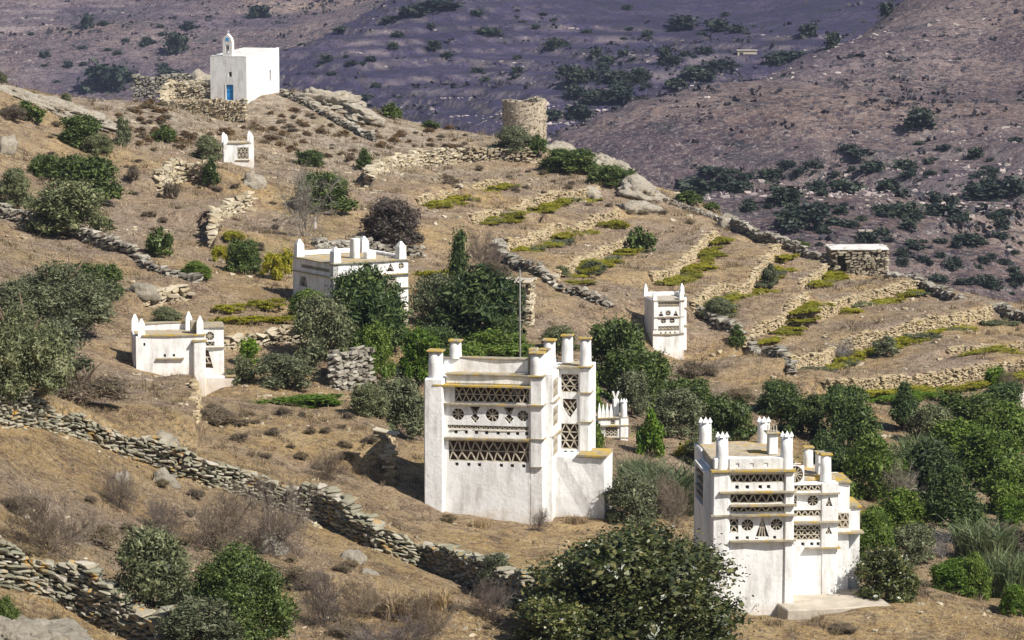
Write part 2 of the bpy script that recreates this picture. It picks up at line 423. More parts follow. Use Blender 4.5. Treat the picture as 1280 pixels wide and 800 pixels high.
# wall lines: base pixels, height (m), retained step (m), reach of the step (m), thickness, stone length, course, stone kind, name, label
WALLS = [
 ('front', [(-40,528),(30,532),(92,545),(165,572),(240,602),(320,628),(400,655),(470,688),(540,716),(600,740),(664,768)], 1.35, 1.05, 5.0, 0.6, 0.34, 0.105, 'schist', 'dry_stone_wall', 'long lichened schist dry stone wall on the slope below the big dovecote'),
 ('corner', [(-60,712),(0,728),(60,748),(110,768),(170,800),(228,832)], 1.45, 1.1, 4.0, 0.6, 0.38, 0.11, 'schist', 'dry_stone_wall', 'lichened schist wall with overhanging slabs above the orange-spotted boulder'),
 ('left', [(-30,262),(0,272),(60,290),(110,304),(170,324)], 0.9, 0.3, 4, 0.7, 0.45, 0.17, 'grey', 'dry_stone_wall', 'pale grey stone wall running below the large rounded shrubs'),
 ('left', [(168,324),(195,338),(222,352),(250,366)], 0.45, 0.2, 4, 0.7, 0.5, 0.18, 'grey', 'dry_stone_wall', 'collapsed low end of pale stone wall beside small dark shrub'),
 ('curve', [(462,246),(470,230),(490,216),(525,207),(570,203),(620,201),(668,202)], 1.35, 0.8, 6, 0.8, 0.5, 0.18, 'tan', 'dry_stone_wall', 'curved pale stone wall enclosing the topmost terrace below ruined mill'),
 ('chap', [(352,120),(380,132),(408,146),(440,164),(470,182)], 0.75, 0, 4, 0.6, 0.5, 0.17, 'grey', 'dry_stone_wall', 'thin dark stone wall descending the slope from the white chapel'),
 ('ridge', [(770,234),(800,242),(830,252),(865,266),(905,280)], 0.6, 0, 4, 0.6, 0.5, 0.17, 'grey', 'dry_stone_wall', 'low rubble wall along the crest below granite outcrop'),
 ('ridge', [(905,282),(940,298),(975,312),(1005,322),(1032,332)], 1.0, 0.3, 4, 0.6, 0.5, 0.17, 'grey', 'dry_stone_wall', 'dark crest wall leading to the stone field shed'),
 ('ridge', [(1108,350),(1140,360),(1180,374),(1230,390),(1290,408)], 0.8, 0.2, 4, 0.6, 0.5, 0.17, 'grey', 'dry_stone_wall', 'crest wall descending beyond the stone field shed'),
 ('divide', [(622,330),(648,350),(690,362),(724,371),(764,388)], 0.7, 0.3, 5, 0.7, 0.5, 0.17, 'grey', 'dry_stone_wall', 'pale rubble wall bounding terraces above the utility pole'),
 ('divide', [(868,405),(905,430),(937,448),(962,470),(990,484)], 0.75, 0.3, 5, 0.7, 0.5, 0.17, 'grey', 'dry_stone_wall', 'pale rubble wall bounding terraces right of the tall slim dovecote'),
 ('terr', [(524,274),(570,260),(622,245)], 0.73, 0.69, 8, 0.35, 0.26, 0.085, 'terrace', 'terrace_wall', 'short tan terrace wall, first below the curved wall'),
 ('terr', [(592,298),(660,270),(705,256),(746,243)], 0.86, 0.82, 8, 0.35, 0.26, 0.085, 'terrace', 'terrace_wall', 'tan terrace wall ending at pale boulder, second below the curved wall'),
 ('terr', [(634,333),(700,303),(740,286),(772,272)], 0.86, 0.82, 8, 0.35, 0.26, 0.085, 'terrace', 'terrace_wall', 'tan terrace wall, third below the curved wall'),
 ('terr', [(692,358),(740,338),(786,317)], 0.69, 0.65, 8, 0.35, 0.26, 0.085, 'terrace', 'terrace_wall', 'short tan terrace wall left of lone round terrace bush'),
 ('terr', [(815,372),(862,341),(898,308)], 0.86, 0.82, 8, 0.35, 0.26, 0.085, 'terrace', 'terrace_wall', 'steep tan terrace wall behind the tall slim dovecote'),
 ('terr', [(864,408),(934,373),(956,345),(974,322)], 0.95, 0.90, 8, 0.35, 0.26, 0.085, 'terrace', 'terrace_wall', 'bending tan terrace wall with grey bush on its foot'),
 ('terr', [(998,368),(1036,338)], 0.69, 0.65, 7, 0.35, 0.26, 0.085, 'terrace', 'terrace_wall', 'very short terrace wall in front of the stone field shed'),
 ('terr', [(932,450),(971,424),(1010,400)], 0.86, 0.82, 7, 0.35, 0.26, 0.085, 'terrace', 'terrace_wall', 'tan terrace wall with bright weeds at its foot, nearest the slim dovecote'),
 ('terr', [(1025,412),(1080,383),(1142,362)], 0.86, 0.82, 7, 0.35, 0.26, 0.085, 'terrace', 'terrace_wall', 'broad tan terrace wall directly below the stone field shed'),
 ('terr', [(988,480),(1050,452),(1117,434),(1177,414),(1238,398)], 1.08, 1.03, 7, 0.35, 0.26, 0.085, 'terrace', 'terrace_wall', 'longest tan terrace wall with grey twiggy bush against it'),
 ('terr', [(1186,456),(1237,445),(1290,438)], 0.52, 0.49, 6, 0.35, 0.26, 0.085, 'terrace', 'terrace_wall', 'low terrace wall lined with weeds above the bright fig hedge'),
 ('terr', [(1030,493),(1140,488),(1226,472),(1290,466)], 0.95, 0.90, 6, 0.35, 0.26, 0.085, 'terrace', 'terrace_wall', 'lowest tan terrace wall behind the bright fig hedge and garden trees'),
 ('rubble', [(196,246),(212,232),(232,226),(262,232)], 1.4, 1.0, 5, 0.6, 0.5, 0.2, 'tan', 'terrace_wall', 'crumbling tan terrace wall below the tiny dovecote'),
 ('rubble', [(262,310),(268,290),(285,272),(312,262)], 1.3, 0.9, 5, 0.6, 0.5, 0.2, 'tan', 'terrace_wall', 'crumbling tan terrace wall beside yellow-green climber'),
 ('rubble', [(180,384),(205,376),(235,374)], 0.9, 0.7, 4, 0.6, 0.5, 0.2, 'tan', 'terrace_wall', 'small patch of tan terrace wall above the low dovecote'),
 ('rubble', [(396,318),(440,312),(480,316),(530,326)], 0.8, 0.4, 4, 0.6, 0.45, 0.17, 'grey', 'dry_stone_wall', 'dark rubble wall behind the tree-hidden dovecote'),
 ('rubble', [(262,440),(300,436),(345,432),(392,434)], 0.9, 0.8, 4, 0.6, 0.45, 0.17, 'tan', 'terrace_wall', 'faint earthen terrace wall between low dovecote and the trees'),
]
wall_lines = []
for wdef in WALLS:
    P = np.array([hit(u, v)[0] for u, v in wdef[1]])
    # resample
    seg = np.linalg.norm(np.diff(P[:, :2], axis=0), axis=1)
    s = np.concatenate([[0], np.cumsum(seg)])
    n = max(6, int(s[-1] / 0.4))
    q = np.linspace(0, s[-1], n)
    xy = np.stack([np.interp(q, s, P[:, 0]), np.interp(q, s, P[:, 1])], 1)
    xy += 0.18 * np.stack([vnoise(q / 2.5, q * 0 + len(wall_lines), 5), vnoise(q / 2.5, q * 0 + len(wall_lines), 6)], 1)
    wall_lines.append(xy)

def step_terrain(xy, h, L):
    global H
    x0, x1 = xy[:, 0].min() - 2 * L, xy[:, 0].max() + 2 * L
    y0, y1 = xy[:, 1].min() - 2 * L, xy[:, 1].max() + 2 * L
    m = (GX > x0) & (GX < x1) & (GY > y0) & (GY < y1)
    px, py = GX[m], GY[m]
    best = np.full(len(px), 1e9); sgn = np.zeros(len(px)); end = np.zeros(len(px))
    nseg = len(xy) - 1
    for i in range(nseg):
        a, b = xy[i], xy[i + 1]
        d = b - a; l2 = d @ d
        t = ((px - a[0]) * d[0] + (py - a[1]) * d[1]) / l2
        tc = np.clip(t, 0, 1)
        dx = px - a[0] - tc * d[0]; dy = py - a[1] - tc * d[1]
        r = np.hypot(dx, dy)
        nx, ny = -d[1], d[0]
        if ny < 0:
            nx, ny = -nx, -ny
        k = r < best
        best[k] = r[k]
        nn = math.hypot(nx, ny)
        sgn[k] = (dx[k] * nx + dy[k] * ny) / nn
        e = np.zeros(len(px))
        if i == 0:
            e = np.maximum(e, -t * math.sqrt(l2))
        if i == nseg - 1:
            e = np.maximum(e, (t - 1) * math.sqrt(l2))
        end[k] = e[k]
    up = np.clip((sgn + 0.1) / 0.4, 0, 1)
    H[m] += h * up * np.exp(-(best / L) ** 2) * np.exp(-(end / 2.0) ** 2)

for wdef, xy in zip(WALLS, wall_lines):
    if wdef[3] > 0:
        step_terrain(xy, wdef[3], wdef[4])
# bank with a cut end in front of the low left dovecote
def bank(line, h, reach):
    global H
    q = np.array([hit(u, v)[0][:2] for u, v in line])
    o_ = np.argsort(q[:, 1])
    mx = np.interp(GY, q[o_, 1], q[o_, 0])
    w_ = np.clip((GY - q[:, 1].min() + 1.2) / 1.2, 0, 1) * np.clip((q[:, 1].max() + 1.8 - GY) / 1.5, 0, 1)
    H += w_ * h * np.clip((mx - GX + 0.2) / 0.3, 0, 1) * np.exp(-np.clip((mx - GX) / reach, 0, 9) ** 2)
bank([(246, 558), (249, 520), (247, 490), (244, 466)], 0.95, 4.5)
bank([(490, 594), (487, 570), (484, 545), (480, 524)], 0.9, 4.5)
# keep the ground at the feet of the buildings
PIN = [(530,622,138.6,2),(556,643,138,2),(620,652,138,2),(690,657,138,2.5),(745,640,140,2.5),(905,738,123.4,2.2),(945,755,123.2,2),(988,773,122.6,2),(1040,757,124.4,2),(1076,748,126,2),
       (860,452,200,3),(840,455,199,3),(300,214,245,2),(228,483,159,2),(282,488,160,2)]
for (u, v, D, rr) in PIN:
    q = at(u, v, D)
    d_ = q[2] - float(hz(q[0], q[1]))
    H += d_ * np.exp(-((GX - q[0]) ** 2 + (GY - q[1]) ** 2) / rr ** 2)
def sheet(name, X, Y, Z, mat):
    nr, nc = X.shape
    V = np.stack([X, Y, Z], 2).reshape(-1, 3)
    i = np.arange(nr * nc).reshape(nr, nc)
    Fc = np.stack([i[:-1, :-1], i[:-1, 1:], i[1:, 1:], i[1:, :-1]], 2).reshape(-1, 4)
    me = bpy.data.meshes.new(name)
    me.vertices.add(len(V)); me.vertices.foreach_set('co', V.astype(np.float32).ravel())
    me.loops.add(len(Fc) * 4); me.loops.foreach_set('vertex_index', Fc.astype(np.int32).ravel())
    me.polygons.add(len(Fc)); me.polygons.foreach_set('loop_start', np.arange(0, len(Fc) * 4, 4, dtype=np.int32))
    me.update(calc_edges=True)
    me.shade_smooth()
    return link(name, me, mat)

HS = sheet('hillside', GX, GY, H, M['ground'])
_u = GX / GY * F + 640
stony = np.clip(1.35 - np.hypot((_u - 400) / 230, (GY - 290) / 42), 0, 1) + np.clip(1.2 - np.hypot((_u - 180) / 90, (GY - 275) / 30), 0, 1)
stony = np.clip(stony * 1.2 + .35 * fbm(GX / 6, GY / 6, 301, 3) * (stony > 0), 0, 1)
bare = np.clip((165 - GY) / 30, 0, 1) * np.clip(.8 + .6 * fbm(GX / 9, GY / 9, 311, 2), 0, 1)
_b = HS.data.attributes.new('bare', 'FLOAT', 'POINT'); _b.data.foreach_set('value', bare.ravel().astype(np.float32))
_a = HS.data.attributes.new('stony', 'FLOAT', 'POINT'); _a.data.foreach_set('value', stony.ravel().astype(np.float32))
tag(HS, 'dry terraced hillside of straw and bare earth', None, None, 'structure')

# ---- far hills
FP = [(1280,390,430),(1000,318,450),(850,245,490),(700,180,600),(1280,200,540),(1280,0,690),(1000,200,560),(860,112,640),(1000,68,675),
      (1130,0,725),(1150,100,640),(1280,300,480),(700,160,745),(860,98,800),(1000,52,860),(1110,0,910),(500,150,800),(500,0,965),(640,60,880),
      (300,90,885),(200,140,850),(400,50,930),(540,0,985),(120,185,830),(300,190,800),(0,210,1010),(0,100,1110),(0,0,1210),(300,70,1120),(300,0,1210),
      (150,120,1090),(450,0,1240),(700,0,970),(900,0,960)]
fp = [at(*g) for g in FP]
for (u, D, z) in [(1280,380,-42),(640,420,-42),(0,420,-45),(0,700,-52),(300,650,-45),(860,715,-27),(1000,750,-22),(1130,800,-12),(760,670,-26),
                  (300,955,-36),(200,925,-45),(400,1000,-24),(540,1060,-8),(1280,900,14),(1600,430,-30),(1600,700,14),(-300,1200,4),(-300,700,-50),
                  (0,1350,30),(640,1350,26),(1280,1350,40),(1600,1350,40),(-300,1350,30),(-300,400,-42),(640,1100,12),(1000,1050,26),(640,550,-40),(450,550,-44)]:
    fp.append(np.array([(u - 640) / F * D, D, z]))
far_h = TPS(fp, 0.0001)
fNC, fNR = 390, 560
fS = np.linspace(-0.26, 0.26, fNC)
ft = np.linspace(0, 1, fNR)
fY = 345 + (1480 - 345) * (0.75 * ft + 0.25 * ft ** 2)
FX = fY[:, None] * fS[None, :]
FY = np.repeat(fY[:, None], fNC, 1)
FH0 = far_h(FX, FY) + 2.2 * fbm(FX / 70, FY / 70, 21, 4)
warp = FH0 + 0.8 * fbm(FX / 30, FY / 30, 31, 3)
per = 2.6
fr = warp / per - np.floor(warp / per)
st = np.clip((fr - 0.78) / 0.22, 0, 1)
st = st * st * (3 - 2 * st)
tm = np.clip(0.75 + 1.2 * fbm(FX / 90, FY / 90, 41, 2), 0, 1)
FH = FH0 + tm * per * 0.85 * (st - fr) + 0.30 * fbm(FX / 5, FY / 5, 51, 2)
UU = FX / FY * F + 640
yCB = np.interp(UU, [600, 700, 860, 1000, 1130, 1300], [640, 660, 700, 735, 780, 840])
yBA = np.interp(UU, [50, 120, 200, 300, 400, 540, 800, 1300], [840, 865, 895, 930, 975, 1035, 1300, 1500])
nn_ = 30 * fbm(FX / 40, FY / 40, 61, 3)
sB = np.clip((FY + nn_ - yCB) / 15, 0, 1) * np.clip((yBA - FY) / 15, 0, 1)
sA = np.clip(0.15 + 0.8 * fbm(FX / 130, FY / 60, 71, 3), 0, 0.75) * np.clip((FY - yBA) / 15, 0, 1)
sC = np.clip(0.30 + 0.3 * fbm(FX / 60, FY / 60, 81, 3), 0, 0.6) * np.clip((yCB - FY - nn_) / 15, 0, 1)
scrub = np.clip(sB * 0.95 + sA + sC, 0, 1)  # where shade is painted: middle hill throughout, bands on the rear one
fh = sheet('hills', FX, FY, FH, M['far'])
tag(fh, 'far purple-brown hills with faint terrace lines', None, None, 'structure')
_r = fh.data.attributes.new('riser', 'FLOAT', 'POINT'); _r.data.foreach_set('value', (np.clip(st * (1 - st) * 4, 0, 1) * tm).ravel().astype(np.float32))
a_ = fh.data.attributes.new('scrub', 'FLOAT', 'POINT')  # carries the painted hill shade to the material
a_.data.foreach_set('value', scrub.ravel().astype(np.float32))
gp = mesh_obj('ground', [(-1400, -200, -62), (1400, -200, -62), (1400, 1700, -62), (-1400, 1700, -62)], [(0, 1, 2, 3)], M['far'])
tag(gp, 'valley floor below the hills', None, None, 'structure')

def fhz(x, y):
    fy = np.clip(np.interp(y, fY, np.arange(fNR)), 0, fNR - 1.001)
    fx = np.clip((x / y - fS[0]) / (fS[1] - fS[0]), 0, fNC - 1.001)
    i = np.asarray(fy).astype(int); j = np.asarray(fx).astype(int)
    return FH[i, j]

def fhit(u, v):
    D = np.arange(390, 1450, 1.0)
    a = (u - 640) / F; b = -(v - 400) / F
    x = D * a; y = D * (CP + b * SP); z = CZ + D * (-SP + b * CP)
    g = z - fhz(x, y)
    k = np.nonzero(g <= 0)[0]
    i = k[0] if len(k) else int(np.argmin(g / D))
    return np.array([x[i], y[i], float(fhz(x[i], y[i]))]), D[i]

# ------------------------------------------------------------------ stones
def stone_templates(k, n, seed):
    out = []
    r = np.random.default_rng(seed)
    for _ in range(k):
        bm = bmesh.new()
        p = r.normal(size=(n, 3))
        p = np.sign(p) * np.abs(p / np.abs(p).max(axis=1, keepdims=True)) ** 0.55
        p *= 0.5 * (1 - 0.18 * r.random((n, 1)))
        vs = [bm.verts.new(q) for q in p]
        res = bmesh.ops.convex_hull(bm, input=vs)
        dead = [g for g in res['geom_interior'] if isinstance(g, bmesh.types.BMVert)] + [v for v in bm.verts if not v.link_faces]
        bmesh.ops.delete(bm, geom=list(set(dead)), context='VERTS')
        bm.verts.index_update()
        V = np.array([v.co[:] for v in bm.verts])
        V = (V - V.min(0)) / (V.max(0) - V.min(0)) - 0.5
        Fc = np.array([[v.index for v in f.verts] for f in bm.faces])
        bm.free()
        out.append((V, Fc))
    return out
ST_HI = stone_templates(8, 22, 1)
ST_LO = stone_templates(8, 11, 2)
ST_MESH = {}
def stone_mesh(k, matname):
    key = (k, matname)
    if key not in ST_MESH:
        V, Fc = ST_HI[k]
        me = bpy.data.meshes.new('stone')
        me.from_pydata(V.tolist(), [], Fc.tolist())
        me.materials.append(M[matname])
        ST_MESH[key] = me
    return ST_MESH[key]

def stone_matrix(s):
    p, d, yaw, tilt, roll, k = s
    return Matrix.Translation(Vector([float(c) for c in p])) @ Matrix.Rotation(float(yaw), 4, 'Z') @ Matrix.Rotation(float(tilt), 4, 'Y') @ Matrix.Rotation(float(roll), 4, 'X') @ Matrix.Diagonal((float(d[0]), float(d[1]), float(d[2]), 1))

def stones_joined(stones, tmpl=ST_LO):
    VV, FF, o = [], [], 0
    for s in stones:
        V, Fc = tmpl[s[5]]
        m = np.array(stone_matrix(s))
        VV.append(V @ m[:3, :3].T + m[:3, 3])
        FF.append(Fc + o); o += len(V)
    return np.concatenate(VV), np.concatenate(FF)

def lay_stones(xy, zb, height, thick, sl_, ch, seed, hvar=0.15, sink=0.25, taper_end=False, gap=None):
    """courses of stones along the line xy with base heights zb"""
    r = np.random.default_rng(seed)
    d = np.linalg.norm(np.diff(xy, axis=0), axis=1)
    s = np.concatenate([[0], np.cumsum(d)]); Ltot = s[-1]
    out = []
    hs = height * (1 + hvar * vnoise(s / 1.6, s * 0 + seed, 3) + 0.6 * hvar * vnoise(s / 0.5, s * 0 + seed, 4))
    if taper_end:
        hs = hs * np.clip((Ltot - s) / 3.0, 0.25, 1)
    nc = int((height * (1 + hvar) + sink) / ch) + 1
    for c in range(nc):
        q = -r.random() * sl_
        while q < Ltot:
            l = sl_ * (0.45 + 1.0 * r.random())
            m = q + l / 2
            if 0 <= m <= Ltot:
                x = np.interp(m, s, xy[:, 0]); y = np.interp(m, s, xy[:, 1]); z0 = np.interp(m, s, zb); hh = np.interp(m, s, hs)
                zz = -sink + (c + 0.5) * ch
                if zz < hh and not (gap and gap[0] < m < gap[1] and zz < gap[2]):
                    m2 = min(m + 0.3, Ltot); m1 = max(m - 0.3, 0)
                    dx = np.interp(m2, s, xy[:, 0]) - np.interp(m1, s, xy[:, 0]); dy = np.interp(m2, s, xy[:, 1]) - np.interp(m1, s, xy[:, 1])
                    dz = np.interp(m2, s, zb) - np.interp(m1, s, zb)
                    tilt = -math.atan2(dz, math.hypot(dx, dy)) * 0.7
                    off = r.normal() * 0.05
                    yaw = math.atan2(dy, dx)
                    hk = ch * (0.75 + 0.6 * r.random())
                    if zz + ch > hh:
                        hk *= 1.15; off *= 2.5
                    out.append((np.array([x - math.sin(yaw) * off, y + math.cos(yaw) * off, z0 + zz + r.normal() * ch * 0.12]),
                                np.array([l * 1.02, thick * (0.8 + 0.4 * r.random()), hk]), yaw + r.normal() * 0.10, tilt + r.normal() * 0.09, r.normal() * 0.10, int(r.integers(8))))
            q += l
    return out

def ground_min(xy, reach=0.45):
    z = hz(xy[:, 0], xy[:, 1])
    for a in range(8):
        z = np.minimum(z, hz(xy[:, 0] + reach * math.cos(a * 0.785), xy[:, 1] + reach * math.sin(a * 0.785)))
    return z

for wi, (wdef, xy) in enumerate(zip(WALLS, wall_lines)):
    kind, _, h, stp, Lr, th, sl_, ch, mk, nm, lab = wdef
    zb = ground_min(xy)
    k = np.ones(5) / 5
    zb = np.convolve(np.pad(zb, 2, mode='edge'), k, 'valid')
    stones = lay_stones(xy, zb, h, th, sl_, ch, 100 + wi, {'rubble': .35, 'terr': .12, 'front': .28, 'corner': .25}.get(kind, .15))
    grp = 'terrace walls on the hillside' if nm == 'terrace_wall' else 'dry stone walls'
    if kind in ('front', 'corner'):
        mid = xy[len(xy) // 2]
        t = thing(nm, lab, 'wall', (0, 0, 0), 0, grp)
        # a core of packed earth behind the stones and flat cap slabs on top
        r = np.random.default_rng(500 + wi)
        order = sorted(range(len(stones)), key=lambda i: -stones[i][1][0] * stones[i][1][2])
        for i in order[:295]:
            o = link('stone', stone_mesh(stones[i][5], mk), None, t)
            o.matrix_local = stone_matrix(stones[i])
        rest = [stones[i] for i in order[295:]]
        if rest:
            V, Fc = stones_joined(rest, ST_HI)
            tag(mesh_obj('small_stones', V, Fc, M[mk], t), None, None, None, 'stuff')
    else:
        V, Fc = stones_joined(stones)
        o = mesh_obj(nm, V, Fc, M[mk])
        tag(o, lab, 'wall', grp)

# ------------------------------------------------------------------ building kit
def T(ox=0, oy=0, oz=0, a=0):
    return Matrix.Translation((ox, oy, oz)) @ Matrix.Rotation(R(a), 4, 'Z')

def put(o, m):
    o.matrix_local = m
    return o

def boxes(bl):
    V, Fc = [], []
    for (x0, x1, y0, y1, z0, z1) in bl:
        b = len(V)
        V += [(x0, y0, z0), (x1, y0, z0), (x1, y1, z0), (x0, y1, z0), (x0, y0, z1), (x1, y0, z1), (x1, y1, z1), (x0, y1, z1)]
        Fc += [(b, b + 3, b + 2, b + 1), (b + 4, b + 5, b + 6, b + 7), (b, b + 1, b + 5, b + 4), (b + 1, b + 2, b + 6, b + 5), (b + 2, b + 3, b + 7, b + 6), (b + 3, b, b + 4, b + 7)]
    return V, Fc

def soft_box(name, dims, mat, parent, m=None, bev=0.04, wob=0.02, seg=1):
    """a hand-made block: bevelled, slightly uneven"""
    x0, x1, y0, y1, z0, z1 = dims
    bm = bmesh.new()
    bmesh.ops.create_cube(bm, size=1)
    bmesh.ops.scale(bm, vec=(x1 - x0, y1 - y0, z1 - z0), verts=bm.verts)
    bmesh.ops.translate(bm, vec=((x0 + x1) / 2, (y0 + y1) / 2, (z0 + z1) / 2), verts=bm.verts)
    L = max(x1 - x0, y1 - y0, z1 - z0)
    if L > 1.0:
        bmesh.ops.subdivide_edges(bm, edges=[e for e in bm.edges if e.calc_length() > 0.9], cuts=3, use_grid_fill=True)
    for v in bm.verts:
        c = v.co + Vector((x0 * 7.1, y0 * 3.3, z1 * 5.7))
        v.co += wob * Vector((mnoise.noise(c * 1.3), mnoise.noise(c * 1.3 + Vector((9, 0, 0))), mnoise.noise(c * 1.3 + Vector((0, 9, 0)))))
    if bev > 0:
        es = [e for e in bm.edges if len(e.link_faces) == 2 and e.calc_face_angle(0) > 0.8]
        bmesh.ops.bevel(bm, geom=es, offset=bev, segments=seg, affect='EDGES', clamp_overlap=True)
    me = bpy.data.meshes.new(name)
    bm.to_mesh(me); bm.free()
    o = link(name, me, mat, parent)
    if m is not None:
        o.matrix_local = m
    return o

def facade(parent, m, x0, x1, z0, z1, ops, depth=0.32, name='wall', mat=None):
    """front skin in the plane y = 0 with real openings, reveals and edges"""
    xs = sorted({x0, x1} | {max(x0, min(x1, v)) for o in ops for v in o[:2]})
    zs = sorted({z0, z1} | {max(z0, min(z1, v)) for o in ops for v in o[2:4]})
    def inside(x, z):
        return any(o[0] < x < o[1] and o[2] < z < o[3] for o in ops)
    nx, nz = len(xs) - 1, len(zs) - 1
    sol = [[not inside((xs[i] + xs[i + 1]) / 2, (zs[j] + zs[j + 1]) / 2) for j in range(nz)] for i in range(nx)]
    def S(i, j):
        return 0 <= i < nx and 0 <= j < nz and sol[i][j]
    V, Fc, idx = [], [], {}
    def vid(i, j, k):
        if (i, j, k) not in idx:
            idx[(i, j, k)] = len(V)
            V.append((xs[i], depth if k else 0.0, zs[j]))
        return idx[(i, j, k)]
    for i in range(nx):
        for j in range(nz):
            if not sol[i][j]:
                continue
            Fc.append((vid(i, j, 0), vid(i + 1, j, 0), vid(i + 1, j + 1, 0), vid(i, j + 1, 0)))
            if not S(i - 1, j): Fc.append((vid(i, j, 1), vid(i, j, 0), vid(i, j + 1, 0), vid(i, j + 1, 1)))
            if not S(i + 1, j): Fc.append((vid(i + 1, j, 0), vid(i + 1, j, 1), vid(i + 1, j + 1, 1), vid(i + 1, j + 1, 0)))
            if not S(i, j - 1): Fc.append((vid(i, j, 1), vid(i + 1, j, 1), vid(i + 1, j, 0), vid(i, j, 0)))
            if not S(i, j + 1): Fc.append((vid(i, j + 1, 0), vid(i + 1, j + 1, 0), vid(i + 1, j + 1, 1), vid(i, j + 1, 1)))
    o = mesh_obj(name, V, Fc, mat or M['white'], parent)
    o.matrix_local = m
    return o

UNIT = {}
def unit_box(matname):
    if matname not in UNIT:
        V, Fc = boxes([(-.5, .5, -.5, .5, -.5, .5)])
        me = bpy.data.meshes.new('slate')
        me.from_pydata(V, [], Fc); me.materials.append(M[matname])
        UNIT[matname] = me
    return UNIT[matname]

def bar_matrix(a, b, t, d, y):
    mx_, mz_ = (a[0] + b[0]) / 2, (a[1] + b[1]) / 2
    L = math.hypot(b[0] - a[0], b[1] - a[1])
    an = math.atan2(b[1] - a[1], b[0] - a[0])
    return Matrix.Translation((mx_, y, mz_)) @ Matrix.Rotation(-an, 4, 'Y') @ Matrix.Diagonal((L, d, t, 1))

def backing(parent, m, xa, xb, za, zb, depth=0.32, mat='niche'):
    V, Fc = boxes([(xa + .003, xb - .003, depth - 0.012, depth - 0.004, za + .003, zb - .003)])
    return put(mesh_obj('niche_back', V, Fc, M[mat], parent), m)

def bars_mesh(bars):
    V, Fc = [], []
    bv, bf = boxes([(-.5, .5, -.5, .5, -.5, .5)])
    for mm in bars:
        b = len(V)
        V += [tuple(mm @ Vector(q)) for q in bv]
        Fc += [tuple(i + b for i in f) for f in bf]
    return V, Fc

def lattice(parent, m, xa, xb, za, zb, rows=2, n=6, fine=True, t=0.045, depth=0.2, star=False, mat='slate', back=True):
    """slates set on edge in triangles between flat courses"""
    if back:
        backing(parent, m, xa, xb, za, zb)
    rails, bars = [], []
    hgt = (zb - za) / rows
    y = depth / 2 + 0.03
    for r_ in range(rows + 1):
        z = za + r_ * hgt
        z = min(max(z, za + t / 2), zb - t / 2)
        rails.append(bar_matrix((xa, z), (xb, z), t * 0.9, depth * 0.94, y))
    dx = (xb - xa) / n
    for r_ in range(rows):
        z0 = za + r_ * hgt + t * 0.4; z1 = z0 + hgt - t * 0.8
        fl = r_ % 2 if star else 0
        for k in range(n):
            x = xa + k * dx
            if fl == 0:
                bars += [bar_matrix((x, z0), (x + dx / 2, z1), t, depth, y), bar_matrix((x + dx / 2, z1), (x + dx, z0), t, depth, y)]
            else:
                bars += [bar_matrix((x, z1), (x + dx / 2, z0), t, depth, y), bar_matrix((x + dx / 2, z0), (x + dx, z1), t, depth, y)]
    if fine:
        V, Fc = bars_mesh(rails)
        p = put(mesh_obj('lattice', V, Fc, M[mat], parent), m)
        for b in bars:
            s = link('slate', unit_box(mat), None, p)
            s.matrix_local = b @ Matrix.Rotation(random.uniform(-.04, .04), 4, 'Y')
    else:
        V, Fc = bars_mesh(rails + bars)
        p = put(mesh_obj('lattice', V, Fc, M[mat], parent), m)
    return p

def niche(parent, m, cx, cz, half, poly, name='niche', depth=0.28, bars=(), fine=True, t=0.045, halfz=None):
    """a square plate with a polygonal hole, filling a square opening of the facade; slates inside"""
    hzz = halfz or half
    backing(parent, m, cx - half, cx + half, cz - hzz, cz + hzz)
    angs = set()
    for k in range(24):
        angs.add(round(k * math.pi / 12, 5))
    for (px, pz) in poly:
        angs.add(round(math.atan2(pz, px) % (2 * math.pi), 5))
    for sx in (-1, 1):
        for sz in (-1, 1):
            angs.add(round(math.atan2(sz * hzz, sx * half) % (2 * math.pi), 5))
    angs = sorted(angs)
    def inner(a):
        c, s = math.cos(a), math.sin(a)
        best = None
        for i in range(len(poly)):
            (x1, y1), (x2, y2) = poly[i], poly[(i + 1) % len(poly)]
            ex, ey = x2 - x1, y2 - y1
            den = c * ey - s * ex
            if abs(den) < 1e-9:
                continue
            r_ = (x1 * ey - y1 * ex) / den
            k = (x1 * s - y1 * c) / den
            if r_ > 0 and -1e-4 <= k <= 1 + 1e-4:
                best = r_ if best is None else min(best, r_)
        return best or 0.01
    V, Fc = [], []
    for a in angs:
        c, s = math.cos(a), math.sin(a)
        ro = min(half / abs(c) if abs(c) > 1e-9 else 1e9, hzz / abs(s) if abs(s) > 1e-9 else 1e9)
        ri = min(inner(a), ro * 0.98)
        V += [(cx + ro * c, 0.0015, cz + ro * s), (cx + ri * c, 0.0015, cz + ri * s), (cx + ri * c, depth, cz + ri * s)]
    n = len(angs)
    for i in range(n):
        j = (i + 1) % n
        Fc += [(3 * i, 3 * j, 3 * j + 1, 3 * i + 1), (3 * i + 1, 3 * j + 1, 3 * j + 2, 3 * i + 2)]
    p = put(mesh_obj(name, V, Fc, M['white'], parent), m)
    bm_ = [bar_matrix((cx + a[0], cz + a[1]), (cx + b[0], cz + b[1]), t, 0.16, 0.11 + 0.003 * q) for q, (a, b) in enumerate(bars)]
    if fine:
        for b in bm_:
            put(link('slate', unit_box('slate'), None, p), b)
    elif bm_:
        V, Fc = bars_mesh(bm_)
        mesh_obj('slate', V, Fc, M['slate'], p)
    return p

